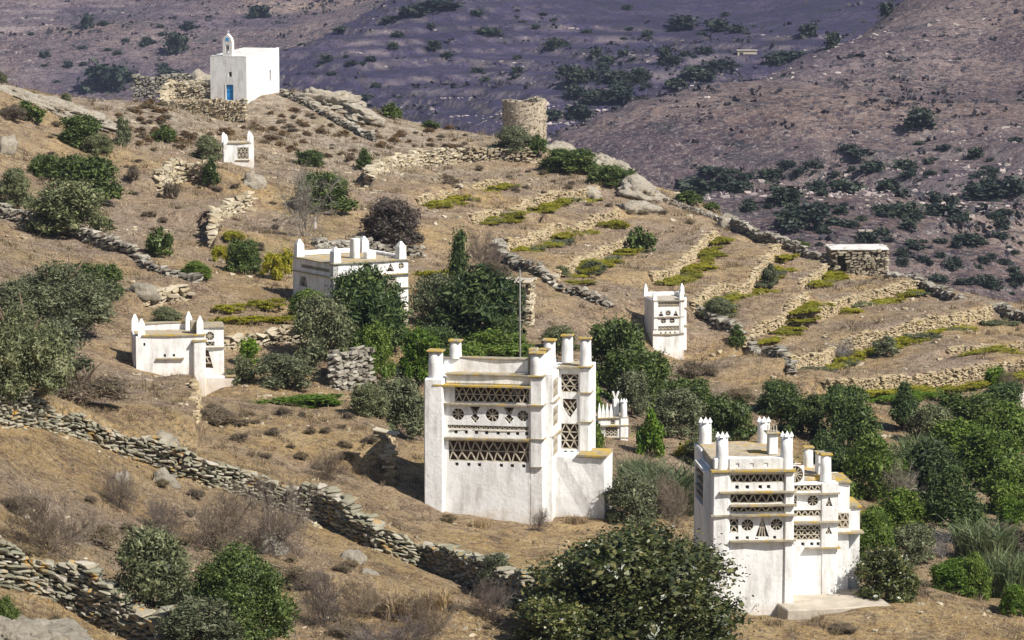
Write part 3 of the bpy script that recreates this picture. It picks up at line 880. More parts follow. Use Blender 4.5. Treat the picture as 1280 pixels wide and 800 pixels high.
def wheel(parent, m, cx, cz, r_, fine=True, n=4):
    poly = [(r_ * math.cos(k * math.pi / 12), r_ * math.sin(k * math.pi / 12)) for k in range(24)]
    bars = [((-r_ * math.cos(k * math.pi / n), -r_ * math.sin(k * math.pi / n)), (r_ * math.cos(k * math.pi / n), r_ * math.sin(k * math.pi / n))) for k in range(n)]
    return niche(parent, m, cx, cz, r_ * 1.12, poly, 'wheel_niche', bars=bars, fine=fine, t=min(0.04, r_ * 0.16))

def sq(cx, cz, h, hz_=None):
    return (cx - h, cx + h, cz - (hz_ or h), cz + (hz_ or h))

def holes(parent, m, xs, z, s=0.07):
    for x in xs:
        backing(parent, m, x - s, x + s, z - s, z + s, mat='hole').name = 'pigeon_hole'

def ledge(parent, m, x0, x1, z, out=0.22, back=0.1, t=0.06, mat='ledge'):
    """a course of overhanging slate"""
    n = max(1, int((x1 - x0) / 0.8))
    bm = bmesh.new()
    for k in range(n + 1):
        x = x0 + (x1 - x0) * k / n
        jo = random.uniform(-.05, .05); jz = random.uniform(-.012, .012)
        q = [bm.verts.new((x, -out + jo, z + jz)), bm.verts.new((x, -out + jo, z + t + jz)), bm.verts.new((x, back, z + t)), bm.verts.new((x, back, z))]
        if k:
            for i in range(4):
                bm.faces.new((prev[i], prev[(i + 1) % 4], q[(i + 1) % 4], q[i]))
        else:
            bm.faces.new(q)
        prev = q
    bm.faces.new(prev[::-1])
    bmesh.ops.recalc_face_normals(bm, faces=bm.faces)
    me = bpy.data.meshes.new('ledge')
    bm.to_mesh(me); bm.free()
    return put(link('ledge', me, M[mat], parent), m)

def lathe(prof, seg=14):
    V, Fc = [], []
    for (r_, z) in prof:
        for k in range(seg):
            a = 2 * math.pi * k / seg
            V.append((r_ * math.cos(a), r_ * math.sin(a), z))
    for i in range(len(prof) - 1):
        for k in range(seg):
            j = (k + 1) % seg
            Fc.append((i * seg + k, i * seg + j, (i + 1) * seg + j, (i + 1) * seg + k))
    Fc.append(tuple(range((len(prof) - 1) * seg, len(prof) * seg)))
    return V, Fc

def pillar(parent, x, y, z0, z1, r_, cap='slab', name='pinnacle'):
    V, Fc = lathe([(r_ * 1.04, z0), (r_ * 1.0, z0 + (z1 - z0) * .5), (r_ * .94, z1 - .01), (r_ * .8, z1)])
    V = [(a + .015 * mnoise.noise(Vector((a * 3, b * 3, c * 2 + x))), b, c) for a, b, c in V]
    p = put(mesh_obj(name, V, Fc, M['white'], parent, True), T(x, y))
    if cap == 'slab':
        soft_box('cap', (-r_ * 1.1, r_ * 1.1, -r_ * 1.1, r_ * 1.1, z1, z1 + .08), M['capstone'], p, None, .02, .03)
    elif cap == 'crown':
        V, Fc = [], []
        for k in range(6):
            a = 2 * math.pi * k / 6 + .3
            cx, cy = .8 * r_ * math.cos(a), .8 * r_ * math.sin(a)
            b = len(V); q = r_ * .38
            V += [(cx - q, cy - q, z1 - .05), (cx + q, cy - q, z1 - .05), (cx + q, cy + q, z1 - .05), (cx - q, cy + q, z1 - .05), (cx * 1.05, cy * 1.05, z1 + .13)]
            Fc += [(b, b + 1, b + 4), (b + 1, b + 2, b + 4), (b + 2, b + 3, b + 4), (b + 3, b, b + 4)]
        mesh_obj('crown', V, Fc, M['white'], p)
    return p

def pinnacle(parent, x, y, z0, z1, w_, tip=.35):
    """square whitewashed corner horn tapering to a point"""
    V = []
    h = z1 - z0
    for (s, z) in ((.5, z0), (.46, z0 + h * (1 - tip)), (.10, z1)):
        V += [(-w_ * s, -w_ * s, z), (w_ * s, -w_ * s, z), (w_ * s, w_ * s, z), (-w_ * s, w_ * s, z)]
    Fc = [(8, 9, 10, 11)]
    for i in (0, 4):
        Fc += [(i + k, i + (k + 1) % 4, i + 4 + (k + 1) % 4, i + 4 + k) for k in range(4)]
    return put(mesh_obj('pinnacle', V, Fc, M['white'], parent), T(x, y, 0, random.uniform(-6, 6)))

BLD = []   # (x, y, radius) kept free of grass and plants
# ------------------------------------------------------------------ the big dovecote
def body(parent, dims, name='wall', wob=.03):
    return soft_box(name, dims, M['white'], parent, None, .03, wob)

D0 = 138.0
p0 = at(556 + 4.34 * 0.98 * 29, 655.5, D0)
th = R(-10)
org = np.array([p0[0] - 4.34 * math.cos(th), p0[1] - 4.34 * math.sin(th), p0[2]])
B = thing('dovecote', 'largest white dovecote with lattice bands, spoked wheels and round corner pillars', 'dovecote', org, th, 'whitewashed dovecotes')
BLD.append((p0[0] + .5, p0[1] + 2, 5.2))
body(B, (-.8, 4.33, .32, 4.2, -1.5, 5.98))
F0 = T()
sqh = [.54, 1.06, 1.53, 2.49, 2.97, 3.47]
sqh2 = [.5, .95, 1.4, 1.85, 2.35, 2.8, 3.2, 3.6]
ops = [(.18, 3.7, 2.66, 3.58), (.46, 3.7, 5.24, 5.93), (.14, 3.68, 4.07, 4.24)]
ops += [sq(x, 2.52, .075) for x in sqh] + [sq(x, 3.93, .075) for x in sqh2]
wh = [(.6, 4.70, .26), (2.1, 4.70, .29), (3.44, 4.70, .24)]
ops += [sq(x, z, r_ * 1.12) for x, z, r_ in wh]
dia = [(1.34, 4.70), (2.83, 4.70)]
ops += [sq(x, z, .28, .40) for x, z in dia]
facade(B, F0, 0, 3.74, -1.5, 5.95, ops)
lattice(B, F0, .18, 3.7, 2.66, 3.58, 2, 9, star=True)
lattice(B, F0, .46, 3.7, 5.24, 5.93, 2, 10, star=True, t=.04)
lattice(B, F0, .14, 3.68, 4.07, 4.24, 1, 17, fine=False, t=.03)
holes(B, F0, sqh, 2.52); holes(B, F0, sqh2, 3.93)
for x, z, r_ in wh:
    wheel(B, F0, x, z, r_)
for x, z in dia:
    niche(B, F0, x, z, .28, [(-.24, .36), (.24, .36), (.06, .02), (.2, -.12), (0, -.37), (-.2, -.12), (-.06, .02)], 'diamond_niche', halfz=.40,
          bars=[((-.2, .3), (.06, .02)), ((.2, .3), (-.06, .02)), ((-.15, -.05), (.1, -.3)), ((.15, -.05), (-.1, -.3))], t=.04)
for z, o_ in ((3.66, .2), (5.14, .2)):
    ledge(B, F0, -.02, 3.72, z, o_)
ledge(B, F0, -.45, 3.76, 5.95, .34, .4, .07, 'capstone')
ledge(B, F0, .25, 3.66, 4.005, .04, .05, .035, 'slate')
# buttress at the left and the corner pier at the right
soft_box('buttress', (-.84, 0.0, -.32, 1.0, -1.5, 6.27), M['white'], B, None, .05, .03)
soft_box('corner_pier', (3.74, 4.34, -.13, .5, 2.45, 6.42), M['white'], B, None, .07, .02)
soft_box('pier_base', (3.74, 4.335, .02, .5, -1.5, 2.46), M['white'], B, None, .04, .02)
for z in (3.7, 5.18, 6.44):
    ledge(B, T(0, -.13), 3.68, 4.40, z, .07, .5, .05)
soft_box('parapet', (.05, 3.74, .10, .40, 6.02, 6.42), M['white'], B, None, .04, .02)
ledge(B, T(0, .10), .03, 3.76, 6.42, .08, .36, .05)
soft_box('parapet', (-.8, -.45, 1.0, 4.2, 5.98, 6.36), M['white'], B, None, .04, .02)
soft_box('parapet', (-.8, 4.3, 3.85, 4.2, 5.98, 6.62), M['white'], B, None, .04, .02)
ledge(B, T(0, 3.85), -.85, 4.3, 6.62, .06, .40, .05)
soft_box('parapet', (3.98, 4.33, .5, 3.85, 5.98, 6.50), M['white'], B, None, .04, .02)
ledge(B, T(3.98, 2.0, 0, 90), -1.4, 1.8, 6.50, .06, .42, .05)
soft_box('roof', (-.44, 3.97, .42, 3.84, 5.99, 6.03), M['roof'], B, None, 0, .01)
pillar(B, -.40, .15, 6.27, 7.40, .33); pillar(B, -.28, 4.0, 6.6, 7.35, .27)
pillar(B, 4.03, .18, 6.49, 7.40, .30); pillar(B, 4.05, 3.3, 6.5, 7.55, .27)
pillar(B, 4.1, 1.7, 6.5, 7.35, .22)
soft_box('roof_turret', (3.55, 3.95, .55, 1.1, 6.03, 7.55), M['ledge'], B, None, .04, .05)
# right flank of the main block
RS = T(4.34, 0, 0, 90)
ro = [(.75, 2.1, 2.8, 3.6), (.75, 2.1, 4.1, 4.95), (.75, 2.1, 5.35, 6.15)]
facade(B, T(4.335 + .3, 0, 0, 90), .5, 2.4, -1.5, 6.45, ro, .3)
for a in ro:
    lattice(B, T(4.635, 0, 0, 90), *a, 2, 4, t=.05)
for z in (3.7, 5.18):
    ledge(B, T(4.635, 0, 0, 90), .5, 2.4, z, .08)
# wing set back to the right
soft_box('wing', (4.3, 5.98, 2.72, 4.2, -1.5, 6.55), M['white'], B, None, .03, .02)
W = T(0, 2.4)
wo_ = [(4.72, 5.48, 5.42, 6.24), (4.72, 5.48, 2.92, 4.05)] + [sq(5.1, 4.72, .36, .46)] + [sq(x, 2.78, .07) for x in (4.9, 5.2)]
facade(B, W, 4.636, 5.99, -1.5, 6.5, wo_)
lattice(B, W, 4.72, 5.48, 5.42, 6.24, 3, 2, star=True); lattice(B, W, 4.72, 5.48, 2.92, 4.05, 3, 2, star=True)
niche(B, W, 5.1, 4.72, .36, [(-.3, .42), (.3, .42), (.31, .05), (0, -.42), (-.31, .05)], 'diamond_niche', halfz=.46, bars=[((-.28, .36), (.14, -.2)), ((.28, .36), (-.14, -.2)), ((-.2, .0), (.0, -.3)), ((0.2, 0), (0, .3))])
holes(B, W, (4.9, 5.2), 2.78)
soft_box('corner_pier', (5.5, 6.02, 2.32, 2.9, 2.75, 6.55), M['white'], B, None, .07, .02)
for z in (4.12, 5.42, 6.55):
    ledge(B, T(0, 2.32), 5.46, 6.08, z, .06, .55, .05)
ledge(B, W, 4.6, 5.5, 6.5, .2, 1.8, .07)
pillar(B, 5.76, 2.6, 6.6, 7.75, .25); pillar(B, 4.75, 3.9, 6.55, 7.7, .25)
soft_box('annex', (4.36, 6.85, 1.25, 3.4, -1.5, 2.80), M['white'], B, None, .05, .05)
ledge(B, T(0, 1.25), 5.6, 6.92, 2.80, .12, 1.9, .08, 'capstone')
soft_box('white_plank', (4.75, 5.75, .35, .6, -.30, .02), M['white'], B, Matrix.Rotation(R(22), 4, 'Y') @ Matrix.Translation((0, 0, 1.95)), .02, .03)

# ------------------------------------------------------------------ the stepped dovecote at the right
sc_ = 91.0
p1 = at(840 + 430 / 2.857, 771, 123.0)
th = R(4.3)
org = np.array([p1[0] - 2.47 * math.cos(th), p1[1] - 2.47 * math.sin(th), p1[2]])
B = thing('dovecote', 'stepped white dovecote with spiked crown pillars standing on a concrete terrace', 'dovecote', org, th, 'whitewashed dovecotes')
BLD.append((p1[0] + .7, p1[1] + 2, 4.6))
body(B, (-.66, 2.45, .32, 5.0, -1.5, 5.72))
fo = [(.04, 2.1, 5.24, 5.58), (.04, 2.1, 4.45, 4.82), (.04, 2.1, 4.09, 4.32), (.02, .34, 3.32, 3.86), (.5, .95, 3.18, 3.26)]
h5 = (.3, .85, 1.4); h6 = (.28, .68, 1.18, 1.5); h7 = (.3, .7, 1.05, 1.75)
fo += [sq(x, 5.08, .07) for x in h6] + [sq(x, 3.13 - .02, .06) for x in h7]
fo += [sq(.70, 3.60, .26), sq(1.82, 3.60, .26), sq(1.27, 3.52, .27, .42)]
fo = [f for f in fo if f != (.5, .95, 3.18, 3.26)]
facade(B, F0, 0, 2.1, -1.5, 5.68, fo)
lattice(B, F0, .04, 2.1, 5.24, 5.58, 1, 8); lattice(B, F0, .04, 2.1, 4.45, 4.82, 1, 6, star=True); lattice(B, F0, .04, 2.1, 4.09, 4.32, 1, 6)
lattice(B, F0, .02, .34, 3.32, 3.86, 2, 1)
holes(B, F0, h6, 5.08); holes(B, F0, h7, 3.11, .06)
wheel(B, F0, .70, 3.60, .23); wheel(B, F0, 1.82, 3.60, .23)
niche(B, F0, 1.27, 3.52, .27, [(0, .40), (.26, -.38), (-.26, -.38)], 'triangle_niche', halfz=.42,
      bars=[((0, .35), (-.12, -.38)), ((0, .35), (.12, -.38)), ((0, .35), (0, -.38)), ((-.12, 0), (.12, 0))])
soft_box('corner_pier', (-.68, 0, -.10, .6, -1.5, 5.66), M['white'], B, None, .06, .03)
soft_box('corner_pier', (2.1, 2.47, -.08, .6, -1.5, 5.68), M['white'], B, None, .05, .02)
for z, xa in ((4.88, -.42), (4.36, .0), (3.98, -.0), (2.97, .0)):
    ledge(B, F0, xa, 2.54, z, .22, .05)
ledge(B, T(0, -.10), -.74, .04, 3.98, .08, .3); ledge(B, F0, -.74, 2.52, 5.68, .20, .4, .07, 'capstone')
soft_box('parapet', (-.6, 2.45, .1, .42, 5.75, 6.2), M['white'], B, None, .04, .03)
facade(B, T(0, .06), .0, 2.2, 5.76, 6.18, [sq(x, 5.92, .075) for x in h5], .12, 'parapet')
holes(B, T(0, -.14), h5, 5.92, .075)
soft_box('roof', (-.6, 2.42, .42, 4.95, 5.73, 6.05), M['roof'], B, None, .03, .04)
soft_box('flank_wall', (-.70, -.5, 3.2, 5.0, -1.5, 6.0), M['white'], B, None, .05, .03)
LS = T(-.92, 3.2, 0, -90)
facade(B, LS, 0, 2.62, -1.5, 5.62, [(.15, 2.45, 4.2, 5.5)], .25, 'flank_wall')
backing(B, LS, .15, 2.45, 4.2, 5.5, .25)
for k in range(4):
    ledge(B, T(-.92, 3.2, 0, -90), .16, 2.44, 4.4 + k * .28, -.03, .2, .06)
pillar(B, -.27, .28, 5.72, 7.05, .24, 'crown'); pillar(B, 2.22, .25, 5.75, 7.05, .24, 'crown')
pillar(B, -.33, 4.6, 5.95, 6.95, .25, 'crown'); pillar(B, 2.0, 4.6, 5.95, 6.95, .25, 'crown')
tr = soft_box('roof_turret', (1.75, 2.1, 1.6, 2.2, 6.05, 6.85), M['white'], B, None, .03, .03)
soft_box('cap', (1.65, 2.2, 1.5, 2.3, 6.85, 6.92), M['ledge'], tr, None, .02, .02)
for q in range(4):
    V, Fc = boxes([(1.72 + q * .11, 1.76 + q * .11, 1.8, 1.9, 6.92, 7.2 - .04 * (q % 2))])
    mesh_obj('spike', V, Fc, M['slate'], tr)
# second step
Y2 = T(0, 1.5)
body(B, (2.47, 4.43, 1.82, 5.0, -1.5, 4.95))
s2 = [(2.56, 3.78, 2.70, 3.30), (2.56, 3.78, 3.62, 3.88), (2.56, 3.78, 4.62, 4.86), sq(3.47, 4.24, .24), (2.56, 2.84, 4.0, 4.45)]
h8 = (2.7, 3.1, 3.45, 3.7)
s2 += [sq(x, 2.54, .065) for x in h8]
facade(B, Y2, 2.47, 3.82, -1.5, 4.93, s2)
lattice(B, Y2, 2.56, 3.78, 2.70, 3.30, 3, 5, t=.04); lattice(B, Y2, 2.56, 3.78, 3.62, 3.88, 1, 5); lattice(B, Y2, 2.56, 3.78, 4.62, 4.86, 1, 5)
lattice(B, Y2, 2.56, 2.84, 4.0, 4.45, 2, 1)
wheel(B, Y2, 3.47, 4.24, .21); holes(B, Y2, h8, 2.54, .065)
facade(B, T(0, 1.46), 3.82, 4.46, 2.42, 4.93, [sq(4.1, 4.22, .15, .22), sq(4.1, 3.08, .15, .17)], .34, 'corner_pier')
for z, hh in ((4.22, .22), (3.08, .17)):
    niche(B, T(0, 1.46), 4.1, z, .15, [(0, hh - .02), (.14, -hh + .02), (-.14, -hh + .02)], 'triangle_niche', halfz=hh, bars=[((-.07, 0), (.07, 0)), ((0, -hh), (-.07, 0)), ((0, -hh), (.07, 0))], t=.03)
soft_box('pier_base', (3.82, 4.45, 1.48, 2.2, -1.5, 2.36), M['white'], B, None, .04, .03)
ledge(B, T(0, 1.46), 3.2, 4.55, 2.36, .16, .4); ledge(B, Y2, 2.5, 4.56, 3.40, .22, .05); ledge(B, Y2, 2.5, 4.52, 4.50, .16, .05)
fan = niche(B, Y2, 2.78, 5.28, .34, [(.3 * math.cos(k * .2618), .34 * math.sin(k * .2618)) for k in range(24)], 'fan_wheel', halfz=.36, bars=[((-.3 * math.cos(k * .5236), -.3 * math.sin(k * .5236)), (.3 * math.cos(k * .5236), .3 * math.sin(k * .5236))) for k in range(6)], t=.03)
soft_box('fan_block', (2.48, 3.10, 1.83, 2.2, 4.9, 5.6), M['white'], B, None, .03, .02)
soft_box('roof', (2.5, 4.4, 1.9, 4.9, 4.95, 5.10), M['roof'], B, None, .03, .04)
pillar(B, 4.02, 1.85, 4.95, 5.98, .22); pillar(B, 3.75, 4.3, 5.0, 5.85, .2)
tr = soft_box('roof_turret', (3.8, 4.1, 2.4, 3.0, 5.1, 5.9), M['white'], B, None, .03, .02)
soft_box('cap', (3.75, 4.15, 2.35, 3.05, 5.9, 5.96), M['ledge'], tr, None, .02, .02)
# third step
body(B, (4.43, 5.05, 2.3, 4.8, -1.5, 4.78)); ledge(B, T(0, 2.3), 4.4, 5.12, 4.78, .08, 2.0, .07, 'capstone')
soft_box('wall', (4.5, 5.52, 2.92, 4.8, -1.5, 3.76), M['white'], B, None, .04, .03)
facade(B, T(0, 2.6), 5.06, 5.53, -1.5, 3.75, [], .32)
lat_ops = [(4.52, 5.02, 3.02, 3.62)]
facade(B, T(0, 2.24), 4.44, 5.1, 2.86, 3.74, lat_ops, .05, 'panel_frame'); lattice(B, T(0, 2.2), 4.52, 5.02, 3.02, 3.62, 2, 2, t=.05, depth=.08, back=False)
V, Fc = boxes([(4.5, 5.04, 2.285, 2.295, 2.98, 3.66)]); mesh_obj('niche_back', V, Fc, M['niche'], B)
ledge(B, T(0, 2.24), 4.46, 5.62, 2.80, .10, .5); ledge(B, T(0, 2.6), 5.04, 5.6, 3.75, .08, 2.0, .07, 'capstone')
# concrete terrace
g0 = float(hz(p1[0], p1[1]))
tb = tag(soft_box('concrete_terrace', (-.6, 3.6, -1.2, 2.6, -1.2, .10), M['concrete'], None, None, .04, .05), 'pale concrete terrace slab at the foot of the stepped dovecote', 'terrace')
tb.matrix_world = Matrix.Translation(Vector((p1[0], p1[1], max(float(hz(p1[0] + a, p1[1] + b)) for a in (0, 1, 2, 3) for b in (-1, 0, 1)) - .09))) @ Matrix.Rotation(R(12), 4, 'Z')

# ------------------------------------------------------------------ low dovecote at the left
p2 = at(140 + 175 / 5.717, 370 + 600 / 5.717, 160.0)
B = thing('dovecote', 'low white dovecote with lichened roof edge half behind an earth bank', 'dovecote', p2, R(9), 'whitewashed dovecotes')
BLD.append((p2[0] + 2.2, p2[1] + 1.5, 3.4))
body(B, (-.12, 3.40, .32, 2.6, -1.5, 2.18)); 
facade(B, F0, 0, 3.43, -1.5, 2.18, [sq(1.43, 1.2, .06, .07), sq(1.88, 1.2, .06, .07), sq(.42, 1.78, .05, .08)])
holes(B, F0, (1.43, 1.88), 1.2, .06); holes(B, F0, (.42,), 1.78, .05)
ledge(B, F0, 1.0, 2.38, 1.03, .16, .02, .06); ledge(B, F0, .3, 3.46, 2.18, .10, .38, .06, 'capstone')
soft_box('parapet', (.0, 3.4, 2.25, 2.6, 2.18, 2.55), M['white'], B, None, .04, .02); ledge(B, T(0, 2.25), .3, 3.4, 2.55, .06, .4, .05)
soft_box('roof', (0, 3.4, .38, 2.25, 2.18, 2.22), M['roof'], B, None, 0, .01)
soft_box('buttress', (2.83, 3.44, -.28, .5, -1.5, 1.90), M['white'], B, None, .06, .02); ledge(B, T(0, -.28), 2.8, 3.52, 1.90, .05, .4, .07, 'capstone')
Y3 = T(0, .6)
body(B, (3.43, 4.42, .92, 2.6, -1.5, 2.5))
facade(B, Y3, 3.42, 4.42, -1.5, 2.5, [sq(3.72, 2.06, .25), (3.5, 3.95, 1.55, 1.78), (3.48, 3.9, .40, 1.38)])
wheel(B, Y3, 3.72, 2.06, .22); lattice(B, Y3, 3.5, 3.95, 1.55, 1.78, 1, 2, t=.03)
niche(B, Y3, 3.69, .89, .21, [(-.2, .46), (-.05, .46), (.19, -.46), (-.2, -.46)], 'triangle_niche', halfz=.49, bars=[((-.2, .1), (.0, .1)), ((-.2, -.2), (.1, -.2)), ((-.15, .1), (.0, -.2))])
ledge(B, Y3, 3.40, 4.48, 2.5, .1, 1.9, .06); ledge(B, Y3, 3.45, 4.46, 1.46, .12, .02, .05)
soft_box('annex', (3.2, 4.88, -.1, 1.2, -1.5, .08), M['white'], B, None, .05, .03); ledge(B, T(0, -.1), 4.45, 4.95, .08, .06, 1.2, .06)
for x, y, a, b in ((.05, 2.3, 2.2, 3.05), (.3, .25, 2.18, 3.05), (2.75, 2.1, 2.2, 3.15), (3.22, .3, 2.2, 3.12)):
    pinnacle(B, x, y, a, b, .36)
soft_box('roof_turret', (2.75, 3.05, .5, 1.1, 2.2, 2.85), M['ledge'], B, None, .03, .03)

# ------------------------------------------------------------------ dovecote hidden by trees
p3 = at(417, 392, 176.0)
B = thing('dovecote', 'square white dovecote with horned corners half hidden behind dark trees', 'dovecote', p3, R(32), 'whitewashed dovecotes')
BLD.append((p3[0] + 1, p3[1] + 3, 3.6))
body(B, (.32, 4.75, .32, 4.7, -3.0, 2.72))
tri = [(0, .26), (.26, -.24), (-.26, -.24)]
fr_ = [(.25, 1.5, .4, 1.1), (2.9, 4.0, 1.35, 1.85), sq(3.62, 2.35, .28), sq(4.3, 2.40, .22), (.2, 2.4, 1.4, 1.8)]
facade(B, F0, 0, 4.75, -3.0, 2.72, fr_)
lattice(B, F0, .25, 1.5, .4, 1.1, 2, 4, fine=False); lattice(B, F0, 2.9, 4.0, 1.35, 1.85, 2, 4, fine=False); lattice(B, F0, .2, 2.4, 1.4, 1.8, 1, 7, fine=False)
niche(B, F0, 3.62, 2.35, .28, tri, 'triangle_niche', bars=[((-.1, 0), (.1, 0))], fine=False)
niche(B, F0, 4.3, 2.40, .22, [(.19 * math.cos(k * .785), .19 * math.sin(k * .785)) for k in range(8)], 'star_niche', bars=[((-.18, 0), (.18, 0)), ((0, -.18), (0, .18))], fine=False)
ledge(B, F0, -.06, 4.8, 1.95, .14, .02, .05); ledge(B, F0, 2.8, 4.8, 1.16, .14, .02, .05); ledge(B, F0, -.06, 4.8, 2.72, .10, .4, .05)
LS = T(0, 4.7, 0, -90)
lo = [(1.0, 4.3, 2.22, 2.42), sq(1.2, 1.45, .55, .32), (2.9, 3.0, .95, 1.05)]
facade(B, LS, 0, 4.7, -3.0, 2.72, lo)
lattice(B, LS, 1.0, 4.3, 2.22, 2.42, 1, 16, fine=False, t=.03); holes(B, LS, (2.95,), 1.0, .05)
niche(B, LS, 1.2, 1.45, .55, [(-.25, .28), (.25, .28), (.5, -.28), (-.5, -.28)], 'trapeze_niche', halfz=.32, bars=[((-.4, -.28), (-.1, .28)), ((-.1, .28), (.15, -.28)), ((.15, -.28), (.3, .2)), ((-.4, 0), (.4, 0))], fine=False)
ledge(B, LS, -.05, 4.75, 1.95, .12, .02, .05); ledge(B, LS, -.05, 4.75, 2.72, .10, .35, .05); ledge(B, LS, 2.6, 4.2, .80, .10, .02, .04)
soft_box('parapet', (.2, 4.75, 4.4, 4.7, 2.77, 3.05), M['white'], B, None, .04, .02); soft_box('parapet', (4.45, 4.75, .2, 4.4, 2.77, 2.95), M['white'], B, None, .04, .02)
soft_box('roof', (.35, 4.4, .4, 4.4, 2.73, 2.78), M['roof'], B, None, 0, .01)
for x, y, b in ((.3, .3, 3.65), (.25, 4.4, 3.75), (4.45, .3, 3.75), (4.4, 4.4, 3.7)):
    pinnacle(B, x, y, 2.75, b, .46, .3)
tr = soft_box('roof_turret', (2.2, 2.6, 1.6, 2.1, 2.75, 3.9), M['white'], B, None, .05, .03)
soft_box('roof_turret', (2.7, 3.3, 1.0, 1.5, 2.75, 3.2), M['white'], B, None, .05, .05)

# ------------------------------------------------------------------ tall slim dovecote
p4 = at(760 + 300 / 5.335, 330 + 640 / 5.335, 200.0)
B = thing('dovecote', 'tall slim white dovecote with pointed horns beside a big dark tree', 'dovecote', p4, R(11), 'whitewashed dovecotes')
BLD.append((p4[0] + 1, p4[1] + 1.2, 2.2))
body(B, (.02, 1.95, .32, 2.5, -2.5, 3.72))
so_ = [(.3, 1.66, 3.3, 3.62), (.3, 1.66, 1.8, 2.12), sq(.5, 2.90, .2), sq(.96, 2.92, .2), sq(1.44, 2.90, .2), sq(.66, 2.44, .19), sq(1.22, 2.44, .19)]
so_ += [sq(x, 1.72 - .02, .05) for x in (.5, .8, 1.1, 1.4)]
facade(B, F0, .0, 1.97, -2.5, 3.72, so_)
lattice(B, F0, .3, 1.66, 3.3, 3.62, 2, 7, fine=False, t=.035); lattice(B, F0, .3, 1.66, 1.8, 2.12, 2, 6, fine=False, t=.035)
tri = [(0, .18), (.18, -.17), (-.18, -.17)]
niche(B, F0, .5, 2.90, .2, tri, 'triangle_niche', bars=[((-.08, 0), (.08, 0))], fine=False); niche(B, F0, 1.44, 2.90, .2, tri, 'triangle_niche', bars=[((-.08, 0), (.08, 0))], fine=False)
for x, z in ((.96, 2.92), (.66, 2.44), (1.22, 2.44)):
    wheel(B, F0, x, z, .165, False, 2)
holes(B, F0, (.5, .8, 1.1, 1.4), 1.70, .05)
for z in (1.60, 2.66, 3.70):
    ledge(B, F0, -.03, 2.02, z, .10, .02, .05)
soft_box('corner_pier', (0, .28, -.06, .3, 1.9, 3.75), M['white'], B, None, .04, .02); soft_box('corner_pier', (1.7, 1.98, -.06, .3, 1.65, 3.75), M['white'], B, None, .04, .02)
soft_box('wing', (1.97, 2.38, .9, 2.5, -2.5, 4.0), M['white'], B, None, .04, .02)
for z in (2.0, 3.1, 3.95):
    ledge(B, T(0, .9), 1.96, 2.5, z, .08, .1, .05)
soft_box('parapet', (.05, 1.9, 2.2, 2.5, 3.72, 4.0), M['white'], B, None, .04, .02); soft_box('roof', (.1, 1.9, .35, 2.2, 3.73, 3.78), M['concrete'], B, None, 0, .01)
for x, y, a, b in ((.13, .15, 3.74, 4.3), (1.84, .15, 3.74, 4.4), (.05, 2.3, 3.74, 4.55), (2.22, 1.6, 3.98, 4.6)):
    pinnacle(B, x, y, a, b, .27, .4)

# ------------------------------------------------------------------ tiny dovecote below the chapel
p5 = at(180 + 420 / 4.21, 30 + 750 / 4.21, 245.0)
B = thing('dovecote', 'tiny white dovecote with four horns below the chapel', 'dovecote', p5, R(8), 'whitewashed dovecotes')
BLD.append((p5[0] + 1.2, p5[1] + 1, 2))
body(B, (.02, 2.3, .32, 2.2, -1.5, 1.78))
facade(B, F0, 0, 2.32, -1.5, 1.78, [(1.05, 1.9, .55, 1.45)])
lattice(B, F0, 1.05, 1.9, .55, 1.45, 3, 3, fine=False, t=.05, star=True)
ledge(B, F0, .9, 2.0, .46, .12, .02, .05); ledge(B, F0, .3, 2.1, 1.78, .08, .4, .05)
soft_box('roof', (.1, 2.2, .35, 2.1, 1.78, 1.83), M['concrete'], B, None, 0, .01)
for x, y, b in ((.18, .2, 2.45), (2.14, .2, 2.5), (.1, 2.0, 2.5), (2.1, 2.0, 2.6)):
    pinnacle(B, x, y, 1.5, b, .34, .25)

# ------------------------------------------------------------------ small dovecote behind the big one
p6 = at(500 + 733 / 2.857, 400 + 560 / 2.857, 162.0)
B = thing('dovecote', 'small white dovecote with spiky roofline peeping out behind the largest dovecote', 'dovecote', p6, R(6), 'whitewashed dovecotes')
BLD.append((p6[0] + .5, p6[1] + 1, 1.6))
body(B, (-.35, 1.15, .32, 1.8, -2.5, 2.95))
fo = [(.0, .62, 2.05, 2.55), sq(.38, 2.78, .13), (.0, .55, .85, 1.3), sq(.3, 1.62, .24, .26)]
facade(B, F0, -.36, .72, -2.5, 2.95, fo)
lattice(B, F0, .0, .62, 2.05, 2.55, 3, 3, fine=False, t=.035); lattice(B, F0, .0, .55, .85, 1.3, 2, 3, fine=False, t=.035); wheel(B, F0, .38, 2.78, .11, False, 2)
niche(B, F0, .3, 1.62, .24, [(0, .24), (.22, -.24), (-.22, -.24)], 'triangle_niche', halfz=.26, bars=[((-.1, 0), (.1, 0))], fine=False)
soft_box('corner_pier', (.72, 1.16, -.08, .5, -2.5, 3.0), M['white'], B, None, .05, .02)
for z in (1.36, 1.98, 2.6):
    ledge(B, F0, -.3, 1.22, z, .13, .02, .05)
ledge(B, F0, -.4, 1.2, 2.98, .08, 1.7, .05)
pillar(B, .95, .15, 3.0, 3.85, .17, 'crown')
for k in range(4):
    pinnacle(B, -.3 + k * .2, .1, 3.02, 3.75 - .05 * (k % 2), .18, .6)
tr = soft_box('roof_turret', (.45, .75, .4, .8, 3.02, 3.9), M['white'], B, None, .03, .02)
for a in (-.2, .2):
    V, Fc = boxes([(-.05, .05, -.05, .05, 0, .45)])
    put(mesh_obj('horn', V, Fc, M['white'], tr), Matrix.Translation((.6, .6, 3.85)) @ Matrix.Rotation(a * 1.6, 4, 'Y'))

